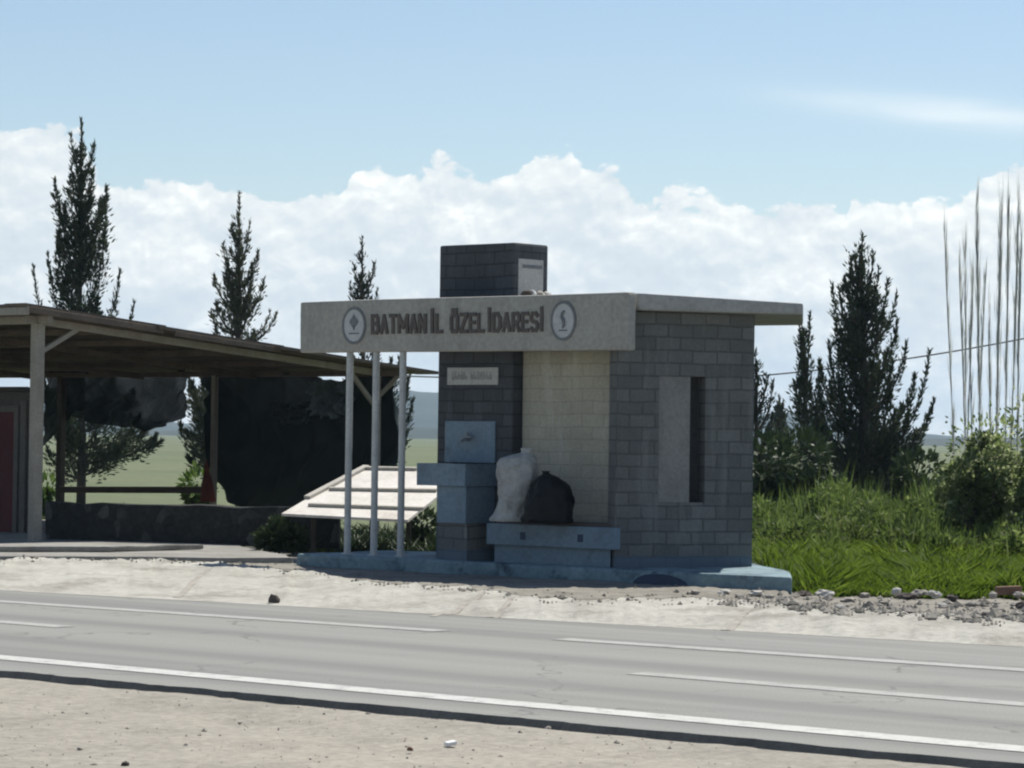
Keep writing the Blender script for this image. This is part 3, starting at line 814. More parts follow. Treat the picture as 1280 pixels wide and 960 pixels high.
# ---------------------------------------------------------------- stones
def stone(px, py, w, h, mat, z, label, group, cat='stone', name='stone', D=None, flat=1.0):
    p = on_z(px, py, z)
    m = MB(); bm = bmesh.new(); bmesh.ops.create_icosphere(bm, subdivisions=2 if w > 13 else 1, radius=1.0)
    sd = R.random() * 50
    k = p.y / F
    for v in bm.verts:
        q = v.co * 1.3 + Vector((sd, 0, 0))
        r = 1 + 0.55 * mnoise.noise(q) + 0.35 * mnoise.noise(q * 2.3)
        c = v.co * r
        m.v.append(Vector((p.x + c.x * w * k / 2, p.y + c.y * w * k / 2 * flat, p.z + (c.z + .55) * h * k / 1.7)))
    for f in bm.faces: m.f.append(tuple(v.index for v in f.verts))
    bm.free()
    o = m.build(name, mat); setp(o, label, cat, group); return o
GL = 'stones littering the verge'
stone(343, 752, 15, 10, 'stone_dark', 0.0, 'lone dark brown rock lying on the pale gutter lining', None, 'rock')
for (px, py, w, h, mt) in ((1003, 745, 20, 7, 'stone_dark'), (1032, 744, 26, 8, 'stone_pale'), (1120, 742, 12, 9, 'stone_pale'), (1135, 748, 26, 8, 'stone_dark'), (1060, 752, 18, 6, 'stone_mid'),
                          (1150, 744, 22, 8, 'stone_mid'), (1168, 745, 16, 8, 'stone_pale'), (1190, 751, 14, 9, 'stone_dark'), (1240, 748, 12, 10, 'stone_mid'), (1273, 746, 16, 8, 'stone_mid'),
                          (1080, 746, 14, 6, 'stone_mid'), (1105, 754, 16, 6, 'stone_mid'), (1216, 757, 18, 6, 'stone_mid'), (1178, 758, 12, 5, 'stone_pale'), (945, 744, 18, 7, 'stone_pale'), (962, 748, 12, 6, 'stone_mid'),
                          (985, 750, 14, 6, 'stone_mid'), (905, 742, 16, 6, 'stone_pale'), (925, 746, 12, 5, 'stone_mid'), (1280, 760, 22, 10, 'stone_dark'), (1255, 772, 10, 6, 'stone_mid'), (1235, 771, 26, 7, 'stone_dark'), (996, 759, 16, 7, 'stone_mid'), (1050, 760, 12, 5, 'stone_pale'), (868, 742, 14, 5, 'stone_mid')):
    lab = {'stone_dark': 'dark flat stone on the gravel verge below the green grass', 'stone_pale': 'pale broken stone on the gravel verge below the green grass', 'stone_mid': 'grey brown stone on the gravel verge below the green grass'}[mt]
    stone(px, py, w, h, mt, 0.03, lab, {'stone_dark': 'dark verge stones', 'stone_pale': 'pale verge stones', 'stone_mid': 'grey verge stones'}[mt])
# brick scrap
p = on_z(1248, 744, 0.05); m = MB(); m.box(p, Vector((.38, .05, .02)), Vector((-.03, .18, 0)), Vector((0, 0, .13))); o = m.build('brick_scrap', 'stone_brown', bevel=.012, rough=.01)
setp(o, 'reddish brown broken brick at the edge of the green grass', 'brick')
for (px, py, w, h, mt, lab, g_) in ((157, 957, 10, 6, 'stone_dark', 'small dark pebble on the near dirt at the very bottom of the scene', None), (513, 938, 9, 6, 'stone_brown', 'small brown pebble on the dirt beside the white litter', None),
                             (224, 879, 7, 4, 'stone_mid', 'tiny grey stone on the near dirt shoulder', 'tiny shoulder stones'), (685, 911, 8, 4, 'stone_mid', 'tiny grey stone on the near dirt shoulder', 'tiny shoulder stones'), (300, 905, 6, 4, 'stone_mid', 'tiny grey stone on the near dirt shoulder', 'tiny shoulder stones'),
                             (100, 937, 8, 4, 'stone_mid', 'tiny grey stone on the near dirt shoulder', 'tiny shoulder stones'), (232, 933, 6, 4, 'stone_mid', 'tiny grey stone on the near dirt shoulder', 'tiny shoulder stones'), (925, 942, 8, 4, 'stone_mid', 'tiny grey stone on the near dirt shoulder', 'tiny shoulder stones')):
    stone(px, py, w, h, mt, -0.065, lab, g_, name='pebble')
p = on_z(561, 933, -0.055); m = MB(); m.box(p, Vector((.075, .02, .015)), Vector((-.03, .10, .0)), Vector((.0, .0, .03))); o = m.build('litter_scrap', 'litter', rough=.015, bevel=.005)
setp(o, 'small white scrap of litter on the near dirt', 'litter')
# rubble on the roof beside the pillar
for (px, w_, h_, mt, lab) in ((659, 14, 9, 'stone_dark', 'dark lump of rubble on the kiosk roof under the hatch'), (666, 9, 9, 'emblem_white', 'white lump of rubble on the kiosk roof between darker ones'), (675, 14, 8, 'stone_mid', 'grey lump of rubble on the kiosk roof under the hatch'), (684, 10, 8, 'stone_pale', 'pale lump of rubble at the outer end of the kiosk roof heap')):
    c = along(PC + V * .0 - U * .35, V, px, 360); k = c.y / F
    m = MB(); bm = bmesh.new(); bmesh.ops.create_icosphere(bm, subdivisions=2, radius=1.0)
    for v in bm.verts:
        r = 1 + 0.4 * mnoise.noise(v.co * 1.4 + Vector((px, 0, 0))); q = v.co * r
        m.v.append(Vector((c.x + q.x * w_ * k / 2, c.y + q.y * .15, ST0 + (q.z + .6) * h_ * k / 1.5 )))
    for f in bm.faces: m.f.append(tuple(v.index for v in f.verts))
    bm.free(); setp(m.build('rubble_lump', mt), lab, 'rubble')

# ================================================================ PERGOLA
P1 = on_z(43, 684, 0.0); P1 = XY(P1)
perg = thing('pergola', P1, 'open lean-to shelter of weathered timber posts with a sloping plank roof', 'pergola')
P2 = along(P1, V, 470, 560)
L12 = (P2 - P1).length
zr1 = zfor(404, P1, 50); zr2 = zfor(468, P2, 470)
slope = (zr2 - zr1) / L12
def zr(t): return zr1 + slope * t      # underside of the roof t plan units back from the front post
# floor slab
f0 = on_z(-260, 703, 0.0); f1 = on_z(366, 706, 0.0); 
MB().prism([XY(f0), XY(f1), XY(f1) + Vector((-.3, 1.6, 0)), XY(at(300, 690, 60)), XY(at(395, 690, 73)), XY(at(-500, 690, 80)), XY(f0) + Vector((-2, 8, 0))], -.2, .13).build('floor_slab', 'concrete', perg, bevel=.03, subd=6, rough=.02)
st0 = on_z(-200, 690, .13); st1 = on_z(137, 690, .13)
MB().prism([XY(st0), XY(st1), XY(st1) + V * 2.4, XY(st0) + V * 2.4], .132, .235).build('floor_step', 'concrete', perg, bevel=.02, subd=4, rough=.02)
# posts
def post(p, z1, w, mat='wood_pale', name='post', z0=.1):
    m = MB(); c = p; s = w / 2
    m.prism([c - U * s - V * s, c - U * s + V * s, c + U * s + V * s, c + U * s - V * s], z0, z1)
    return m.build(name, mat, perg, bevel=.01)
post(P1, zr1 - .01, .21)
post(P2, zr2 - .01, .15)
B1 = along(P2, U, 267.5, 560); B2 = along(P2, U, 76, 560); B3 = P2 + U * 16.5
post(B1, zr2 - .01, .13); post(B2, zr2 - .01, .17, 'wood_dark'); post(B3, zr2 - .01, .15)
PF2 = P1 + U * 9; post(PF2, zr1 - .01, .2)
# beams
def beam(a, za, b, zb_, w, h, mat='wood_pale', name='beam'):
    return MB().bar(Vector((a.x, a.y, za)), Vector((b.x, b.y, zb_)), w, h).build(name, mat, perg, bevel=.008)
beam(P1 - V * .35, zr1 + .05 - slope * .35, P2 + V * .1, zr2 + .03, .10, .15)
beam(P1 - U * .4, zr1 + .07, P1 + U * 16, zr1 + .07, .12, .17)
beam(P2 - U * .9, zr2 + .02, P2 + U * 17, zr2 + .02, .1, .13, 'wood_brown')
for t in (2.0, 4.0, 6.0, 8.2):
    a = P1 + V * t; beam(a + U * .1, zr(t) + .06, a + U * 16.5, zr(t) + .06, .08, .12, 'wood_brown', 'joist')
for t in (4.0, 8.0, 12.0, 16):
    a = P1 + U * t; b = P2 + U * t; beam(a, zr1 - .03, b, zr2 - .04, .09, .13, 'wood_brown', 'rafter')
# braces
beam(P1 + V * .08, zfor(440, P1, 52), P1 + V * 1.05, zr(1.05) + .0, .08, .10, name='brace')
beam(P2 - V * .1, zfor(505, P2, 467), P2 - V * .95, zr(L12 - .95) + .02, .08, .10, name='brace')
beam(P2 - U * .06, zfor(496, P2, 480), P2 - U * .75, zr2 + .02, .07, .09, name='brace')
# roof: overlapping sheets laid from back to front
def sheet(t0, t1, lift, over, mat, ue=17.5):
    m = MB(); th = .07
    a0 = P1 + V * t0; a1 = P1 + V * t1
    z0 = zr(t0) + .15 + lift; z1_ = zr(t1) + .13 + lift
    n = 26
    pts0 = []; 
    for side, (a, z) in enumerate(((a0, z0), (a1, z1_))):
        pass
    for k in range(n):
        ua = -over + (ue + over) * k / n; ub = -over + (ue + over) * (k + 1) / n - .012
        dz = R.uniform(-.012, .012); e0 = R.uniform(-.10, .05); e1 = R.uniform(-.05, .12)
        q = []
        for (a, z, e) in ((a0, z0, e0), (a1, z1_, e1)):
            pa_ = a + U * ua + V * e; pb_ = a + U * ub + V * e
            q.append((Vector((pa_.x, pa_.y, z + dz)), Vector((pb_.x, pb_.y, z + dz))))
        (a_, b_), (c_, d_) = q
        m.hexa([a_, b_, b_ + Z * th, a_ + Z * th, c_, d_, d_ + Z * th, c_ + Z * th])
    return m.build('roof_sheet', mat, perg)
sheet(-.6, 3.1, .10, .42, 'wood_brown'); sheet(2.8, 6.4, .05, .55, 'wood_brown'); sheet(6.1, L12 + 1.2, .0, .85, 'wood_brown')
# edge board, gutter-end plank
beam(P1 - V * .62 - U * .45, zr(-.62) + .17, P1 - V * .62 + U * 16, zr(-.62) + .17, .05, .16, 'wood_pale', 'fascia_board')
beam(P1 - V * .6 - U * .47, zr(-.6) + .20, P1 + V * 3.0 - U * .47, zr(3.0) + .19, .04, .13, 'wood_brown', 'fascia_board')
beam(P1 + V * 3.2 - U * .62, zr(3.2) + .15, P1 + V * 6.3 - U * .62, zr(6.3) + .14, .04, .11, 'wood_brown', 'fascia_board')
# rail at the back
beam(B2 - V * .1, zfor(612, B2, 76), B1 - V * .1, zfor(612.5, B1, 267), .10, .16, 'wood_dark', 'rail')

# nets hung along the back eave
def net(px0, px1, ytop, ybot, D_off, mat, label, name='shade_net', sag=0.25, seed=0, slack=0.25):
    m = MB(); nu, nv = 90, 30
    base = P2 + V * D_off
    for i in range(nu + 1):
        px = px0 + (px1 - px0) * i / nu
        p = along(base, U, px, 520)
        t = i / nu
        zt_ = zfor(interp(ytop, px), p, px); zb_ = zfor(interp(ybot, px), p, px) + mnoise.noise(Vector((t * 9, seed, 7))) * .16
        for j in range(nv + 1):
            s = j / nv
            q = Vector((t * 5, s * 3, seed))
            off_ = V * ((mnoise.noise(q) * slack + math.sin(s * math.pi) * sag) * (.12 + .88 * math.sin(t * math.pi) ** .6) + math.sin(t * 30 + s * 2) * .05 + mnoise.noise(Vector((t * 16 + s * 2, s * 5, seed + 3))) * .22)
            m.v.append(Vector((p.x, p.y, zt_ + (zb_ - zt_) * s)) + off_)
    for i in range(nu):
        for j in range(nv):
            a = i * (nv + 1) + j
            m.f.append((a, a + 1, a + nv + 2, a + nv + 1))
    o = m.build(name, mat, smooth=True, fix=False)
    sm = o.modifiers.new('thick', 'SOLIDIFY'); sm.thickness = .004
    setp(o, label, 'shade net'); return o
net(52, 232, [(50, 458), (110, 462), (160, 466), (180, 470), (200, 466), (232, 462)], [(50, 560), (90, 520), (115, 527), (160, 536), (200, 535), (232, 520)], .1, 'net', 'dark shade net sagging from the eave above the field gap', seed=1)
net(252, 494, [(252, 462), (300, 465), (330, 471), (345, 465), (385, 468), (405, 475), (432, 477), (446, 467), (502, 464)], [(252, 520), (257, 556), (262, 580), (270, 604), (282, 624), (300, 636), (340, 644), (420, 648), (502, 640)], .15, 'net_dense', 'large black shade net hanging nearly to the ground behind the slanted panel', seed=4, slack=.9, sag=.8)
net(385, 436, [(385, 478), (410, 474), (436, 480)], [(385, 516), (400, 522), (420, 519), (436, 508)], -.5, 'sheet_grey', 'grey plastic sheet scrap hung in front of the large black net', name='plastic_sheet', seed=8)
net(338, 392, [(338, 500), (365, 506), (392, 500)], [(338, 516), (355, 530), (380, 530), (392, 520)], -.45, 'fold_light', 'drooping lighter piece painting the highlight on the black net folds beside the grey plastic scrap', name='shade_net', seed=12)  # highlight on the net folds, put into the colour of a lighter piece

# low stone wall
s0 = XY(at(56, 625, 62.4)); s1 = XY(at(424, 625, 59.4))
zz0 = zfor(628, s0, 56); zz1 = zfor(636, s1, 424)
sn = Vector((0, .45, 0))
wl = MB(); N = 22
wl.prism([s0, s1, s1 + sn, s0 + sn], .1, [zz0, zz1, zz1, zz0])
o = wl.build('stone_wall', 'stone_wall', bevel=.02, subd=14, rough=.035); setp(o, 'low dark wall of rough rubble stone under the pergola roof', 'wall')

# hut with red door at the left end
H0 = XY(at(42, 600, 65.5)); zh = zfor(489, H0, 30)
hut = thing('hut', H0, 'low brown plastered hut with a dark red door beneath the pergola roof', 'hut')
HV = (XY(H0).normalized() * 3.2)
MB().prism([H0, H0 + U * 8, H0 + U * 8 + HV, H0 + HV], .08, zh).build('wall', 'hut_wall', hut, bevel=.02)
MB().prism([H0 - V * .12 + U * .1, H0 + U * 8.1 - V * .12, H0 + U * 8.1 + HV, H0 + HV + U * .05], zh + .003, zh + .10).build('roof', 'wood_dark', hut)
dr0 = along(H0 - V * .06, U, 17, 600); 
zd = zfor(556, dr0, 15)
zd2 = zfor(515, dr0, 15)
MB().prism([dr0, dr0 + U * 1.5, dr0 + U * 1.5 + V * .05, dr0], .14, zd2).build('door', 'door_red', hut)
fr = MB()
for (a, b, z0, z1_) in ((-.14, 0, .14, zd2 + .14), (0, 1.5, zd2 + .003, zd2 + .14)):
    p = dr0 - V * .02
    fr.prism([p + U * a, p + U * b, p + U * b + V * .075, p + U * a + V * .075], z0, z1_)
fr.build('door_frame', 'hut_frame', hut)
MB().prism([dr0 - U * .38 - V * .01, dr0 - U * .20 - V * .01, dr0 - U * .20 + V * .05, dr0 - U * .38 + V * .05], .14, zd2 + .25).build('door_post', 'hut_frame', hut)

# red cloth by the back post
c = B1 - V * .25; m = MB(); n = 14
tz = zfor(576, c, 268); bz = zfor(627, c, 270)
for (z, rx) in ((tz, .02), (tz - .25 * (tz - bz), .06), (tz - .6 * (tz - bz), .12), (bz, .17)):
    for j in range(n):
        w = 2 * math.pi * j / n
        m.v.append(Vector((c.x + math.cos(w) * rx * (1 + .25 * math.sin(4 * w)) + (tz - z) * .06, c.y + math.sin(w) * rx, z)))
for k in range(3):
    for j in range(n):
        l = (j + 1) % n; m.f.append((k * n + j, k * n + l, (k + 1) * n + l, (k + 1) * n + j))
o = m.build('red_cloth', 'red_cloth', smooth=True); setp(o, 'red cloth hung at the foot of a thin pergola post by the bright shrub', 'cloth')

# slanted white panel behind the columns
p_a = at(352, 645, 58.0); p_b = at(510, 653, 57.2); p_c = at(520, 588, 62.0)
pnrm = (p_b - p_a).cross(p_c - p_a).normalized()
if pnrm.z < 0: pnrm = -pnrm
def pp(px, py, lift=0): return on_plane(px, py, p_a, pnrm) + pnrm * lift
pan = thing('slanted_panel', XY(p_b), 'sunlit white sheet panel tilted on short legs behind the thin columns', 'panel')
m = MB(); out = [pp(352, 645), pp(510, 653), pp(546, 624), pp(546, 604), pp(522, 601), pp(520, 588), pp(455, 588), pp(386, 625)]
tp_ = [q + pnrm * .05 for q in out]; nn = len(out); m.v += out + tp_
m.f += [tuple(reversed(range(nn))), tuple(range(nn, 2 * nn))] + [(k, (k + 1) % nn, nn + (k + 1) % nn, nn + k) for k in range(nn)]
m.build('sheet', 'white_panel', pan)
for (x0, y0, x1, y1, w_, nm_) in ((384, 627, 458, 588, .13, 'edge_pole'), (412, 616, 546, 618, .10, 'rib'), (386, 636, 530, 641, .08, 'rib'), (458, 590, 521, 591, .10, 'rib')):
    MB().bar(pp(x0, y0, .085), pp(x1, y1, .085), w_, .06, pnrm).build(nm_, 'panel_rib', pan)
for (px, py) in ((392, 641), (500, 649), (466, 594), (512, 594)):
    q = pp(px, py, -.01); MB().tube([Vector((q.x, q.y, -.1)), q], .06, 8).build('leg', 'wood_dark', pan)

# ================================================================ VEGETATION
def blade(m, c, d, L, w, side=None):
    """one leaf: a narrow four-point diamond"""
    d = d.normalized()
    s = side if side is not None else d.cross(Vector((R.gauss(0, 1), R.gauss(0, 1), R.gauss(0, 1))))
    if s.length < 1e-5: s = Vector((1, 0, 0))
    s = s.normalized() * (w / 2)
    i = len(m.v)
    m.v += [c, c + d * (L * .45) + s, c + d * L, c + d * (L * .45) - s]
    m.f.append((i, i + 1, i + 2, i + 3))
def rv(): 
    while True:
        q = Vector((R.uniform(-1, 1), R.uniform(-1, 1), R.uniform(-1, 1)))
        if 0.01 < q.length <= 1: return q

def plume(m, wood, a, b, rad, dens, leaf=0.20, lw=0.055, bare=0.12, r0=.05):
    """upswept branch from a (trunk) to b (tip) clothed in short shoots"""
    h = b.z - a.z
    c = Vector((a.x + (b.x - a.x) * .85, a.y + (b.y - a.y) * .85, a.z + h * .25))
    pts = []
    L = 0; prev = a
    for k in range(13):
        t = k / 12
        p = a * (1 - t) ** 2 + c * (2 * t * (1 - t)) + b * t * t
        pts.append(p); L += (p - prev).length; prev = p
    wood.tube(pts, [r0 * (1 - k / 12 * .85) for k in range(13)], 5, False)
    rad = rad * 1.3
    n = int(L * rad * dens * 2.3)
    sd = R.random() * 99
    for _ in range(n):
        t = bare + (1 - bare) * R.random() ** .9
        i = min(11, int(t * 12)); p = pts[i].lerp(pts[i + 1], t * 12 - i)
        tan = (pts[i + 1] - pts[i]).normalized()
        prof = (math.sin(min(1, (t - bare) / (1 - bare) * 1.0 + .12) * math.pi) ** .7) * .8 + .2 * (1 - t)
        clump = 0.55 + 0.9 * max(0, mnoise.noise(Vector((t * L * 2.2, sd, 0))) + .35)
        q = rv(); q = q - tan * q.dot(tan) * .3
        if R.random() < .2: q = q * 1.5
        pos = p + q * (rad * prof * clump)
        blade(m, pos, tan * 1.0 + q * .75 + Z * .25 + rv() * .35, leaf * R.uniform(.35, 1.05), .85 * lw * R.uniform(.6, 1.3))

def conifer(name, label, px, D, ybase, apex, plumes, mat, group=None, fill=14, env=None, dens=230, leaf=.22, lw=.06, trunk=.16, low=.25, nofront=False):
    """plumes: (x, y where it leaves the trunk, tip x, tip y, half width in px)"""
    k = D / F
    base = at(px, ybase, D); z0 = -.2
    root = thing(name, Vector((base.x, D, z0)), label, 'tree', group)
    def world(x, y, dy=0.0):
        q = at(x, y, D); return Vector((q.x, q.y + dy, q.z))
    top = world(*apex)
    tr = MB(); lv = MB()
    pts = [Vector((base.x, D, z0))]
    for s in (.15, .3, .5, .7, .85, 1):
        p = Vector((base.x, D, z0)).lerp(top, s); p.x += mnoise.noise(Vector((s * 3, px, 0))) * .12
        pts.append(p)
    pts[-1] = top
    rads = [trunk * (1 - s * .92) for s in (0, .15, .3, .5, .7, .85, 1)]
    def tpt(z):
        for a, b in zip(pts, pts[1:]):
            if a.z <= z <= b.z: return a.lerp(b, (z - a.z) / (b.z - a.z))
        return pts[-1] if z > pts[-1].z else pts[0]
    br = MB()
    H = top.z - z0
    # leader
    plume(lv, br, tpt(z0 + H * .62), top, plumes[0][4] * k, dens, leaf, lw, 0.0, trunk * .4)
    for (x0, y0, x1, y1, w) in plumes[1:]:
        zb_ = at(x0, y0, D).z
        a = tpt(zb_); dx = abs(x1 - px) * k
        dy = R.uniform(-.6, .6) * dx if not nofront else R.uniform(-.3, .3) * dx
        plume(lv, br, a, world(x1, y1, dy), w * k, dens, leaf, lw)
    # filling branches around the trunk
    for i in range(fill):
        f = low + (0.93 - low) * ((i + R.random()) / fill)
        zt_ = z0 + H * f
        rr2 = interp(env, f) * k * R.uniform(.55, 1.0)
        az = R.uniform(0, 2 * math.pi)
        up = rr2 * R.uniform(.9, 1.7)
        a = tpt(max(z0 + .3, zt_ - up))
        c_ = tpt(zt_)
        b = Vector((c_.x + math.cos(az) * rr2, c_.y + math.sin(az) * rr2, zt_ + R.uniform(0, .3)))
        plume(lv, br, a, b, R.uniform(.22, .38) * (1 if f < .7 else .7), dens, leaf, lw)
    tr.tube(pts, rads, 8)
    i0 = len(tr.v); tr.v += br.v; tr.f += [tuple(i + i0 for i in f) for f in br.f]
    tr.build('trunk', 'bark', root, smooth=True, fix=False)
    lv.build('crown', mat, root, fix=False)
    return root

GT = 'evergreens beyond the pergola'
conifer('conifer', 'tallest dark cypress, rising over the pergola roof nearest its front corner', 101, 92, 634, (102, 150),
        [(0, 0, 0, 0, 6), (100, 215, 88, 168, 4), (102, 225, 118, 178, 5), (98, 300, 70, 226, 10), (97, 320, 76, 262, 11), (103, 300, 136, 236, 9), (104, 320, 130, 250, 11), (101, 280, 90, 205, 8), (103, 270, 117, 215, 8),
         (97, 430, 63, 318, 5), (96, 480, 38, 332, 4.5), (105, 450, 147, 338, 6), (106, 490, 172, 376, 3.5), (99, 360, 80, 255, 14), (103, 360, 124, 250, 14), (99, 400, 72, 290, 13), (104, 400, 130, 280, 14), (101, 330, 101, 215, 11), (97, 390, 70, 340, 9), (102, 350, 104, 260, 13),
         (98, 560, 62, 500, 12), (99, 560, 75, 480, 14), (104, 590, 150, 560, 12), (104, 580, 190, 545, 12), (102, 560, 128, 500, 16), (103, 570, 170, 520, 13), (100, 600, 60, 560, 12), (104, 595, 130, 570, 13), (104, 560, 180, 535, 16), (104, 540, 165, 490, 18), (103, 520, 140, 470, 18), (98, 540, 72, 490, 18), (104, 580, 160, 552, 14), (104, 590, 118, 545, 16), (98, 590, 80, 540, 16), (104, 570, 196, 552, 9)],
        'leaf_conifer', GT, 34, [(0, 30), (.15, 62), (.3, 52), (.5, 36), (.7, 32), (.85, 17), (1, 5)], dens=250, low=.22)
conifer('conifer', 'ragged olive cypress standing over the middle of the pergola roof', 300, 95, 632, (299, 243),
        [(0, 0, 0, 0, 5), (299, 310, 290, 280, 4), (300, 330, 312, 278, 5), (299, 350, 279, 305, 5), (300, 360, 322, 315, 6), (298, 390, 268, 345, 6), (301, 400, 330, 350, 6), (297, 420, 262, 390, 4), (302, 430, 338, 390, 3), (302, 435, 346, 392, 3), (300, 380, 300, 290, 9), (299, 400, 285, 330, 9), (301, 400, 315, 330, 9),
         (299, 420, 290, 360, 12), (301, 420, 312, 360, 12), (298, 580, 246, 500, 14), (298, 560, 236, 540, 10), (302, 560, 340, 500, 16), (298, 560, 232, 470, 14), (298, 580, 240, 505, 14), (298, 590, 228, 530, 10), (298, 600, 236, 570, 10), (298, 560, 250, 470, 16), (298, 540, 240, 478, 16), (298, 580, 252, 520, 14), (298, 600, 262, 555, 14), (299, 540, 262, 480, 16), (298, 590, 244, 560, 9), (299, 520, 276, 470, 16)],
        'leaf_olive', GT, 24, [(0, 45), (.2, 60), (.4, 45), (.55, 36), (.7, 26), (.85, 13), (1, 4)], dens=240, low=.22)
conifer('conifer', 'thin spired cypress peeping over the free end of the kiosk fascia', 455, 100, 626, (453, 296),
        [(0, 0, 0, 0, 4.5), (454, 360, 442, 330, 3), (455, 370, 468, 328, 3.5), (454, 390, 438, 355, 3), (455, 400, 472, 362, 3), (454, 400, 450, 345, 5), (456, 400, 461, 345, 5), (458, 560, 512, 470, 8), (458, 590, 516, 500, 9), (457, 560, 500, 450, 8), (458, 600, 508, 540, 9), (456, 540, 490, 450, 12)],
        'leaf_cypress', GT, 18, [(0, 40), (.2, 48), (.4, 42), (.6, 28), (.75, 16), (.9, 7), (1, 3)], dens=220, low=.2)
conifer('conifer', 'broad dark conifer beside the overhead wire behind the tall weeds', 1080, 84, 655, (1078, 293),
        [(0, 0, 0, 0, 6), (1079, 380, 1064, 322, 6), (1080, 380, 1092, 318, 4), (1079, 400, 1099, 335, 5), (1078, 430, 1048, 362, 7), (1077, 450, 1042, 355, 6), (1081, 440, 1118, 368, 6), (1081, 430, 1108, 350, 6), (1079, 430, 1072, 340, 9), (1080, 430, 1085, 345, 9),
         (1076, 490, 1045, 400, 10), (1082, 490, 1122, 400, 8), (1082, 520, 1132, 430, 7), (1084, 590, 1160, 440, 5), (1084, 590, 1162, 500, 7), (1083, 560, 1140, 470, 9), (1076, 560, 1028, 450, 10), (1078, 510, 1066, 410, 13), (1081, 510, 1096, 400, 13),
         (1075, 600, 1022, 520, 13), (1084, 600, 1142, 540, 13), (1078, 580, 1050, 480, 16), (1083, 580, 1112, 480, 16), (1080, 560, 1080, 450, 17), (1079, 620, 1060, 560, 18), (1082, 620, 1106, 560, 18), (1084, 625, 1135, 590, 14), (1076, 625, 1030, 590, 14), (1076, 600, 1014, 480, 12), (1075, 620, 1006, 540, 12), (1077, 560, 1034, 430, 12), (1085, 610, 1150, 560, 10), (1086, 600, 1156, 530, 7)],
        'leaf_conifer', GT, 56, [(0, 55), (.15, 76), (.3, 70), (.45, 58), (.6, 46), (.72, 36), (.85, 18), (1, 5)], dens=235, low=.12, trunk=.2)
conifer('conifer', 'slender leaning conifer close against the broad dark one', 1018, 82, 655, (1000, 388),
        [(0, 0, 0, 0, 4), (1014, 500, 1012, 392, 4), (1012, 480, 1002, 430, 6), (1014, 520, 996, 480, 4), (1016, 540, 1006, 450, 9), (1016, 560, 1024, 460, 9), (1018, 600, 1000, 540, 10), (1018, 600, 1030, 520, 11)],
        'leaf_conifer', GT, 14, [(0, 18), (.3, 20), (.6, 12), (.8, 8), (1, 3)], dens=300, low=.2, trunk=.12)
conifer('conifer', 'small pine half hidden behind the end of the kiosk side wall', 948, 78, 660, (944, 440),
        [(0, 0, 0, 0, 6), (948, 540, 966, 478, 5), (948, 560, 978, 505, 5), (948, 520, 958, 470, 6), (949, 570, 982, 540, 5), (948, 580, 966, 520, 8), (948, 600, 960, 540, 9), (947, 520, 930, 470, 7)],
        'leaf_cypress', GT, 12, [(0, 25), (.3, 28), (.6, 18), (.8, 10), (1, 4)], dens=260, low=.2, trunk=.11)
conifer('conifer', 'tiny distant cypress spire between the small pine and the leaning conifer', 975, 150, 600, (974, 497),
        [(0, 0, 0, 0, 5), (975, 560, 969, 520, 4), (975, 560, 981, 520, 4), (975, 570, 975, 515, 6)],
        'leaf_cypress', GT, 8, [(0, 9), (.4, 9), (.7, 6), (1, 2)], dens=180, low=.1, trunk=.1, leaf=.35, lw=.1)

def bush(name, label, px, D, ytop, hw, depth, mat, n=2600, leaf=.16, lw=.08, group=None, zb=-.2, lobes=9, up=.3, rl=(.25, .45), tall=False):
    k = D / F
    base = at(px, 600, D); root = thing(name, Vector((base.x, D, zb)), label, 'bush', group)
    H = at(px, ytop, D).z - zb; W = hw * k
    lv = MB(); st = MB()
    ls = []
    for i in range(lobes):
        a = R.uniform(0, 2 * math.pi); r = R.uniform(.1, .8)
        hh = R.uniform(.4, 1.0) * (1 - .35 * r)
        if tall: r = R.uniform(.1, 1.0); hh = R.uniform(.45, 1.15) * (1 - .22 * r)
        ls.append((Vector((base.x + math.cos(a) * r * W, D + math.sin(a) * r * depth, zb + H * hh * .78)), R.uniform(*rl) * min(W, H)))
    ls.append((Vector((base.x, D, zb + H * .8)), .22 * H))
    for c_, r in ls:
        st.tube([Vector((base.x + (c_.x - base.x) * .2, D + (c_.y - D) * .2, zb)), Vector((base.x, D, zb)).lerp(c_, .6) + Vector((0, 0, .1)), c_], [.05, .035, .015], 5, False)
    for _ in range(n):
        c_, r = R.choice(ls)
        q = rv(); q = q.normalized() * (q.length ** .45)
        pos = c_ + Vector((q.x * r * 1.15, q.y * r * 1.15, q.z * r))
        if R.random() < .12: pos += q * r * .35
        if pos.z < zb + .02: pos.z = zb + R.uniform(.05, .4)
        blade(lv, pos, q + Z * up + rv() * .6, leaf * R.uniform(.6, 1.3), lw * R.uniform(.7, 1.3))
    st.build('stems', 'bark', root, smooth=True, fix=False)
    lv.build('foliage', mat, root, fix=False)
    return root
GB = 'bushes among the weeds'
bush('bush', 'dark green shrub filling the gap beside the kiosk side wall', 958, 72, 548, 36, 1.0, 'leaf_shrub', 5000, .22, .11, GB)
bush('bush', 'dark shrub below the leaning conifer', 1000, 76, 540, 30, 1.0, 'leaf_shrub', 4500, .22, .10, GB)
bush('bush', 'low dark shrub between the broad conifer and the pale flowering bush', 1150, 74, 568, 42, 1.0, 'leaf_shrub', 4200, .22, .10, GB)
bush('bush', 'pale speckled bush at the foot of the tall reeds', 1236, 56.5, 522, 62, 1.2, 'leaf_pale', 24000, .10, .06, GB, lobes=60, rl=(.16, .27), tall=True)
bush('bush', 'leggy pale bush cut by the frame edge, among the reeds', 1304, 57, 500, 46, 1.2, 'leaf_pale', 16000, .10, .06, GB, lobes=44, rl=(.16, .28), tall=True)
bush('bush', 'bright green shrub by the red cloth at the end of the rail', 247, 76.5, 590, 17, .4, 'leaf_bright', 1500, .2, .11, GB, lobes=6)
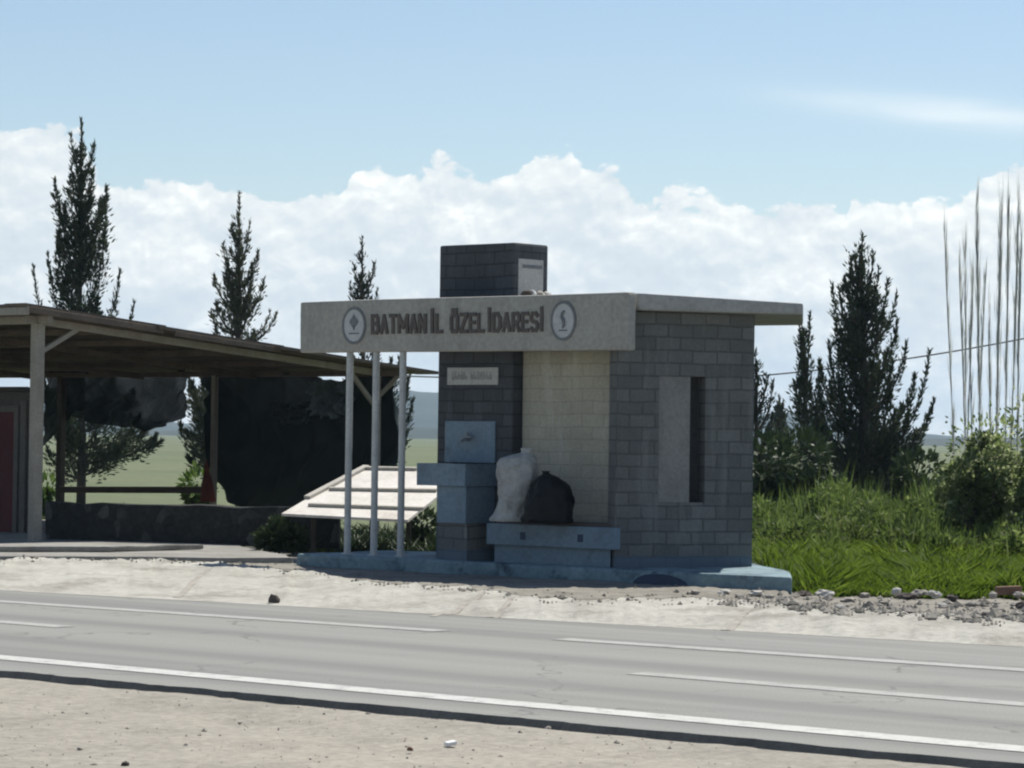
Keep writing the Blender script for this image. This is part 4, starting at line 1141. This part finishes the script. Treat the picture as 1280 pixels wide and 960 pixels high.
bush('bush', 'small bright plant between the front post and the dark trunk', 59, 80, 596, 8, .3, 'leaf_bright', 600, .2, .1, GB, lobes=4)
bush('bush', 'dim weed clump against the stone wall near the slanted panel', 350, 58.4, 652, 26, .4, 'leaf_shrub', 1300, .16, .08, GB, lobes=6, zb=.1)
bush('bush', 'leafy weed beneath the high side of the slanted panel', 528, 63, 640, 16, .5, 'leaf_shrub', 900, .18, .09, GB, lobes=5)

# tall weeds and turf
def inside(p, poly):
    r = False
    for a, b in zip(poly, poly[1:] + poly[:1]):
        if (a.y > p.y) != (b.y > p.y) and p.x < (b.x - a.x) * (p.y - a.y) / (b.y - a.y) + a.x: r = not r
    return r
def grass_patch(name, mat, spots, n, hfun, wd, lean=.35, clump=None):
    m = MB(); cl = None
    if clump:
        cl = [(at(R.uniform(*spots[0]), 600, R.uniform(*spots[1])), R.uniform(.75, 1.3)) for _ in range(clump)]
    for _ in range(n):
        px = R.uniform(*spots[0]); D = R.uniform(*spots[1])
        p = at(px, 600, D); p = Vector((p.x, p.y, -.2)); hk = 1; out_ = Vector((0, 0, 0))
        if cl and R.random() < .8:
            c_, hk = R.choice(cl); out_ = Vector((R.gauss(0, 1), R.gauss(0, 1), 0)) * .22
            p = Vector((c_.x, c_.y, -.2)) + out_; D = p.y
        if inside(p, plp): continue
        h = hfun(px, D, p) * hk
        if h <= 0.05: continue
        d = Vector((R.gauss(0, lean), R.gauss(0, lean), 1)) + out_ * .6
        for _k in range(1):
            s = Vector((R.gauss(0, 1), R.gauss(0, .5), 0)).normalized() * (wd * R.uniform(.6, 1.4) / 2)
            mid_ = p + d * (h * .55); tip = p + Vector((d.x * 1.8, d.y * 1.8, 1)) * h * R.uniform(.8, 1.05)
            if inside(tip, plp): continue
            i = len(m.v); m.v += [p - s, p + s, mid_ + s * .8, tip, mid_ - s * .8]
            m.f.append((i, i + 1, i + 2, i + 3, i + 4))
    o = m.build(name, mat, fix=False); setp(o, kind='stuff'); return o
def weed_h(px, D, p):
    q = Vector((p.x * .55, p.y * .55, 0))
    nz = mnoise.noise(q) * .55 + mnoise.noise(q * 2.7) * .3
    lim = 1.5 + nz * .8
    if D < 57: lim = min(lim, .35 + (D - 52.5) * .26 + nz * .4)
    if px < 1000: lim = min(lim, 1.25 + nz * .5)
    return lim * R.uniform(.6, 1.0)
def weeds():
    m = MB()
    for kk in range(640):
        px = R.uniform(915, 1335) if kk < 430 else R.uniform(1335, 1650); D = 53.5 + 15 * R.random() ** .8
        if 350 < kk < 430: px = R.uniform(1140, 1335); D = R.uniform(53.5, 55.6)
        p = at(px, 600, D); p = Vector((p.x, p.y, -.2))
        if inside(p + Vector((-.3, -.3, 0)), plp) or inside(p, plp): continue
        h = (weed_h(px, D, p) + .15) * R.uniform(.75, 1.15); r = R.uniform(.22, .5)
        if 350 < kk < 430: h = R.uniform(.6, 1.25)
        if h < .25: continue
        sp_ = R.choice((0, 0, 1, 2))
        for _k in range(int(210 * (.5 + h * .5))):
            q = rv(); f = (q.z * .5 + .5) ** .75
            c = p + Vector((q.x * r * (1.05 - .45 * f), q.y * r * (1.05 - .45 * f), h * f * .92))
            L = (.15, .20, .12)[sp_] * R.uniform(.6, 1.4)
            blade(m, c, Vector((q.x * .9, q.y * .9, .45)) + rv() * .7, L, (.045, .036, .065)[sp_] * R.uniform(.7, 1.3))
        for _k in range(10):
            d = Vector((R.gauss(0, .22), R.gauss(0, .22), 1)); q = p + Vector((R.gauss(0, r * .5), R.gauss(0, r * .5), h * .3))
            blade(m, q, d, h * R.uniform(.6, .95), .035)
    o = m.build('tall_weeds', 'weed', fix=False); setp(o, kind='stuff')
weeds()
def turf_h(px, D, p):
    q = Vector((p.x * .9, p.y * .9, 4))
    edge = 47.6 - max(0, px - 1300) * .004 + mnoise.noise(Vector((p.x * .8, 2, 0))) * .6 + (0.9 if px < 1010 else 0)
    if D < edge: return 0
    return (.30 + .30 * max(0, mnoise.noise(q)) + .04 * (D - 48)) * R.uniform(.6, 1.1) * min(1, .4 + (D - edge) * .6) + .16
grass_patch('green_grass', 'turf', ((940, 1640), (46.0, 56)), 76000, turf_h, .045, .42)
grass_patch('field_grass', 'leaf_bright', ((40, 300), (73, 92)), 5000, lambda px, D, p: R.uniform(.1, .45), .07, .4)
grass_patch('yard_weeds', 'leaf_shrub', ((370, 560), (60, 72)), 2600, lambda px, D, p: R.uniform(.1, .6), .06, .4)

# tall reeds: one clump, each stalk a part
rb = at(1235, 600, 58); reed = thing('reed_clump', Vector((rb.x, 58, -.2)), 'clump of very tall thin grey reeds rising out of the pale bush', 'reeds')
for (xb, xt, yt, w, dD) in ((1196, 1183, 296, 3.2, 0), (1207, 1198, 330, 3, .5), (1206, 1204, 325, 3, -.4), (1210, 1218, 340, 3, .3), (1228, 1223, 250, 6.5, 0), (1222, 1234, 352, 3, .6), (1248, 1252, 262, 9, -.2), (1256, 1258, 250, 4.5, .4), (1262, 1271, 252, 5, 0), (1272, 1279, 290, 5, -.4), (1240, 1238, 390, 3, .5), (1280, 1288, 260, 5, .2), (1218, 1209, 400, 2.6, .2)):
    D = 58 + dD; k = D / F
    b = at(xb, 600, D); b = Vector((b.x, D, -.2)); t = at(xt, yt, D + R.uniform(-.3, .3))
    m = MB(); pts = []; rr = []
    for i in range(9):
        s = i / 8
        p = b.lerp(t, s); p.x += math.sin(s * 2.4 + xb) * .04 + (t.x - b.x) * (s * s - s) * .4
        pts.append(p); pr = (.45 + .25 * s) if s < .55 else (.6 + .5 * math.sin((s - .55) / .45 * math.pi) if s < 1 else .05)
        rr.append(w * k / 2 * pr)
    m.tube(pts, [r_ * (.5 if w < 6 else .36) for r_ in rr], 6)
    # fine upright leaves and a loose feathery head
    for i in range(int(34 + w * 16)):
        s = R.uniform(.12, .99) ** .8; j = min(7, int(s * 8)); p = pts[j].lerp(pts[j + 1], s * 8 - j)
        p = p + Vector((R.gauss(0, w * k * .16), R.gauss(0, w * k * .16), 0))
        blade(m, p, Z * 1.0 + Vector((R.gauss(0, .045), R.gauss(0, .045), 0)), R.uniform(.4, .95), .016)
    m.build('stalk', 'reed', reed, fix=False)

# overhead wire
wp = [(-300, 418), (100, 452), (520, 471), (740, 476), (952, 471), (1130, 450), (1280, 424), (1600, 355)]
m = MB(); pts = []
for i in range(61):
    px = -300 + 1900 * i / 60
    D = 100 - 22 * i / 60
    pts.append(at(px, interp(wp, px), D))
for _ in range(4):
    pts = [pts[0]] + [(pts[i - 1] + pts[i] * 2 + pts[i + 1]) / 4 for i in range(1, 60)] + [pts[60]]
m.tube(pts, .021, 6); o = m.build('overhead_wire', 'wire'); setp(o, 'single dark overhead wire sagging across the sky behind the kiosk', 'wire')

# ================================================================ AIR
HAZE = 0.00016
hz_ = MB(); hz_.prism([(-3600, -80), (3600, -80), (3600, 6400), (-3600, 6400)], -4.0, 160.0)
mh = bpy.data.materials.new('haze_air'); t = nt(mh)
pv = node(t, 'ShaderNodeVolumePrincipled'); pv.inputs['Color'].default_value = (0.60, 0.80, 1.0, 1); pv.inputs['Density'].default_value = HAZE; pv.inputs['Anisotropy'].default_value = 0.2
oo = node(t, 'ShaderNodeOutputMaterial'); t.links.new(pv.outputs[0], oo.inputs['Volume'])
USE_HAZE = True
if USE_HAZE:
    o = hz_.build('haze', mh); setp(o, kind='stuff')

# ================================================================ LIGHT AND SKY
EL = math.radians(58); AZ = math.radians(34)      # sun stands behind the kiosk, to the right
sd = Vector((math.sin(AZ) * math.cos(EL), math.cos(AZ) * math.cos(EL), math.sin(EL)))
sun = bpy.data.lights.new('sun', 'SUN'); sun.energy = 5.0; sun.angle = math.radians(0.53); sun.color = (1.0, 0.965, 0.885)
so = bpy.data.objects.new('sun', sun); col.objects.link(so)
so.rotation_euler = (-sd).to_track_quat('-Z', 'Y').to_euler()

wld = bpy.data.worlds.new('World'); scene.world = wld; wld.use_nodes = True
t = wld.node_tree; t.nodes.clear()
sky = node(t, 'ShaderNodeTexSky', sky_type='NISHITA', sun_disc=False)
sky.sun_elevation = EL; sky.sun_rotation = AZ
sky.air_density = 1.0; sky.dust_density = 0.4; sky.ozone_density = 1.0; sky.altitude = 500
tc = node(t, 'ShaderNodeTexCoord').outputs['Generated']
sep = node(t, 'ShaderNodeSeparateXYZ'); t.links.new(tc, sep.inputs[0])
az = math_(t, 'ARCTAN2', sep.outputs[0], sep.outputs[1])
el = math_(t, 'ARCSINE', sep.outputs[2])
comb = node(t, 'ShaderNodeCombineXYZ'); t.links.new(az, comb.inputs[0]); t.links.new(math_(t, 'MULTIPLY', el, 1.35), comb.inputs[1])
cv = comb.outputs[0]
# outline of the cloud bank: elevation (rad) of its top against azimuth
prof = [(-300, 190), (0, 150), (25, 146), (65, 147), (82, 170), (120, 205), (150, 214), (250, 224), (330, 235), (425, 236), (440, 205), (470, 192), (495, 205), (545, 190), (580, 200), (620, 216), (655, 214), (672, 196), (715, 193), (732, 213), (768, 212), (792, 240), (860, 243), (920, 252), (975, 272), (1010, 268), (1062, 262), (1064, 238), (1120, 236), (1200, 234), (1262, 224), (1300, 215), (1600, 190)]
fc = node(t, 'ShaderNodeFloatCurve'); cm = fc.mapping; cu = cm.curves[0]
def azp(px): return math.atan2(ray(px, 200).x, ray(px, 200).y)
def elp(px, py): d = ray(px, py).normalized(); return math.asin(d.z)
A0, A1 = azp(-300), azp(1600)
pts = [((azp(x) - A0) / (A1 - A0), elp(x, y) / 0.12) for x, y in prof]
cu.points[0].location = pts[0]; cu.points[1].location = pts[-1]
for p in pts[1:-1]: cu.points.new(*p)
for p in cu.points: p.handle_type = 'VECTOR'
cm.update()
t.links.new(math_(t, 'DIVIDE', math_(t, 'SUBTRACT', az, A0), A1 - A0, clamp=True), fc.inputs['Value'])
edge = math_(t, 'MULTIPLY', fc.outputs[0], 0.12)
def billow(vec):
    """cauliflower heads: cells of three sizes, their rims frayed by noise"""
    wn = node(t, 'ShaderNodeTexNoise'); wn.inputs['Scale'].default_value = 70; wn.inputs['Detail'].default_value = 6; wn.inputs['Roughness'].default_value = .6
    t.links.new(vec, wn.inputs['Vector'])
    wv = node(t, 'ShaderNodeVectorMath', operation='MULTIPLY_ADD'); t.links.new(wn.outputs['Color'], wv.inputs[0]); wv.inputs[1].default_value = (.013, .013, 0); t.links.new(vec, wv.inputs[2])
    acc = None
    for sc_, amp in ((34, .5), (78, .28), (170, .15), (380, .07)):
        v = node(t, 'ShaderNodeTexVoronoi'); v.voronoi_dimensions = '2D'; v.feature = 'SMOOTH_F1'; v.inputs['Scale'].default_value = sc_; v.inputs['Smoothness'].default_value = .35
        t.links.new(wv.outputs[0], v.inputs['Vector'])
        q = math_(t, 'MULTIPLY', math_(t, 'SUBTRACT', .55, v.outputs['Distance']), amp)
        acc = q if acc is None else math_(t, 'ADD', acc, q)
    return acc
B0_ = billow(cv)
n_big = noise(t, cv, 40, 9, 0.6, 0.25)
edge = math_(t, 'ADD', edge, math_(t, 'MULTIPLY', math_(t, 'SUBTRACT', B0_, 0.12), 0.024))
edge = math_(t, 'ADD', edge, math_(t, 'MULTIPLY', math_(t, 'SUBTRACT', n_big, 0.5), 0.006))
dist = math_(t, 'SUBTRACT', edge, el)
mr = node(t, 'ShaderNodeMapRange', interpolation_type='SMOOTHSTEP'); t.links.new(dist, mr.inputs[0])
mr.inputs[1].default_value = -0.0008; mr.inputs[2].default_value = 0.0016
mask = mr.outputs[0]
# sunlit heads and grey-blue bellies
sh2 = node(t, 'ShaderNodeVectorMath', operation='ADD'); t.links.new(cv, sh2.inputs[0]); sh2.inputs[1].default_value = (0.0012, 0.0040, 0)
B1_ = billow(sh2.outputs[0])
soft = noise(t, cv, 22, 7, 0.6, 0.5)
lit = math_(t, 'ADD', math_(t, 'MULTIPLY', math_(t, 'SUBTRACT', B0_, B1_), 1.5), math_(t, 'MULTIPLY_ADD', math_(t, 'SUBTRACT', soft, 0.5), 2.1, 0.58), clamp=True)
lowf = node(t, 'ShaderNodeMapRange'); t.links.new(dist, lowf.inputs[0]); lowf.inputs[1].default_value = 0.004; lowf.inputs[2].default_value = 0.05
lit2 = math_(t, 'SUBTRACT', lit, math_(t, 'MULTIPLY', lowf.outputs[0], 0.14), clamp=True)
CW = 0.66
ccol = ramp(t, lit2, [(0.0, (0.86 * CW, 0.95 * CW, 1.01 * CW)), (0.40, (0.97 * CW, 1.04 * CW, 1.07 * CW)), (0.72, (1.15 * CW, 1.19 * CW, 1.17 * CW)), (1.0, (1.38 * CW, 1.39 * CW, 1.34 * CW))]).outputs[0]
# thin high streak
cmap = node(t, 'ShaderNodeMapping'); cmap.inputs['Scale'].default_value = (1, 5.0, 1); cmap.inputs['Rotation'].default_value = (0, 0, 0.10); t.links.new(cv, cmap.inputs[0])
nC = noise(t, cmap.outputs[0], 14, 6, 0.55, 0.3)
ea = math_(t, 'SUBTRACT', el, math_(t, 'ADD', elp(1150, 137), math_(t, 'MULTIPLY', math_(t, 'SUBTRACT', az, azp(1150)), -0.10)))
g1 = math_(t, 'POWER', 2.718, math_(t, 'MULTIPLY', math_(t, 'MULTIPLY', ea, ea), -1 / (0.0046 ** 2)))
eb = math_(t, 'SUBTRACT', az, azp(1190))
g2 = math_(t, 'POWER', 2.718, math_(t, 'MULTIPLY', math_(t, 'MULTIPLY', eb, eb), -1 / (0.046 ** 2)))
wisp = math_(t, 'MULTIPLY', math_(t, 'MULTIPLY', g1, g2), math_(t, 'ADD', math_(t, 'MULTIPLY', nC, 2.6), -0.3), clamp=True)
SKY_GAIN = 0.085
bg_s = node(t, 'ShaderNodeBackground'); t.links.new(sky.outputs[0], bg_s.inputs[0]); bg_s.inputs[1].default_value = SKY_GAIN
bg_c = node(t, 'ShaderNodeBackground'); t.links.new(ccol, bg_c.inputs[0]); bg_c.inputs[1].default_value = 1.0
bg_w = node(t, 'ShaderNodeBackground'); bg_w.inputs[0].default_value = (1.02 * CW, 1.14 * CW, 1.20 * CW, 1)
mx0 = node(t, 'ShaderNodeMixShader'); t.links.new(math_(t, 'MULTIPLY', wisp, 0.9), mx0.inputs[0]); t.links.new(bg_s.outputs[0], mx0.inputs[1]); t.links.new(bg_w.outputs[0], mx0.inputs[2])
mx = node(t, 'ShaderNodeMixShader'); t.links.new(mask, mx.inputs[0]); t.links.new(mx0.outputs[0], mx.inputs[1]); t.links.new(bg_c.outputs[0], mx.inputs[2])
out = node(t, 'ShaderNodeOutputWorld'); t.links.new(mx.outputs[0], out.inputs[0])

vs = scene.view_settings
vs.view_transform = 'Standard'; vs.look = 'None'; vs.gamma = 1; vs.use_curve_mapping = False
vs.exposure = 0.36
scene.cycles.volume_bounces = 0
scene.cycles.max_bounces = 6
scene.cycles.transparent_max_bounces = 12
scene.cycles.filter_width = 2.2
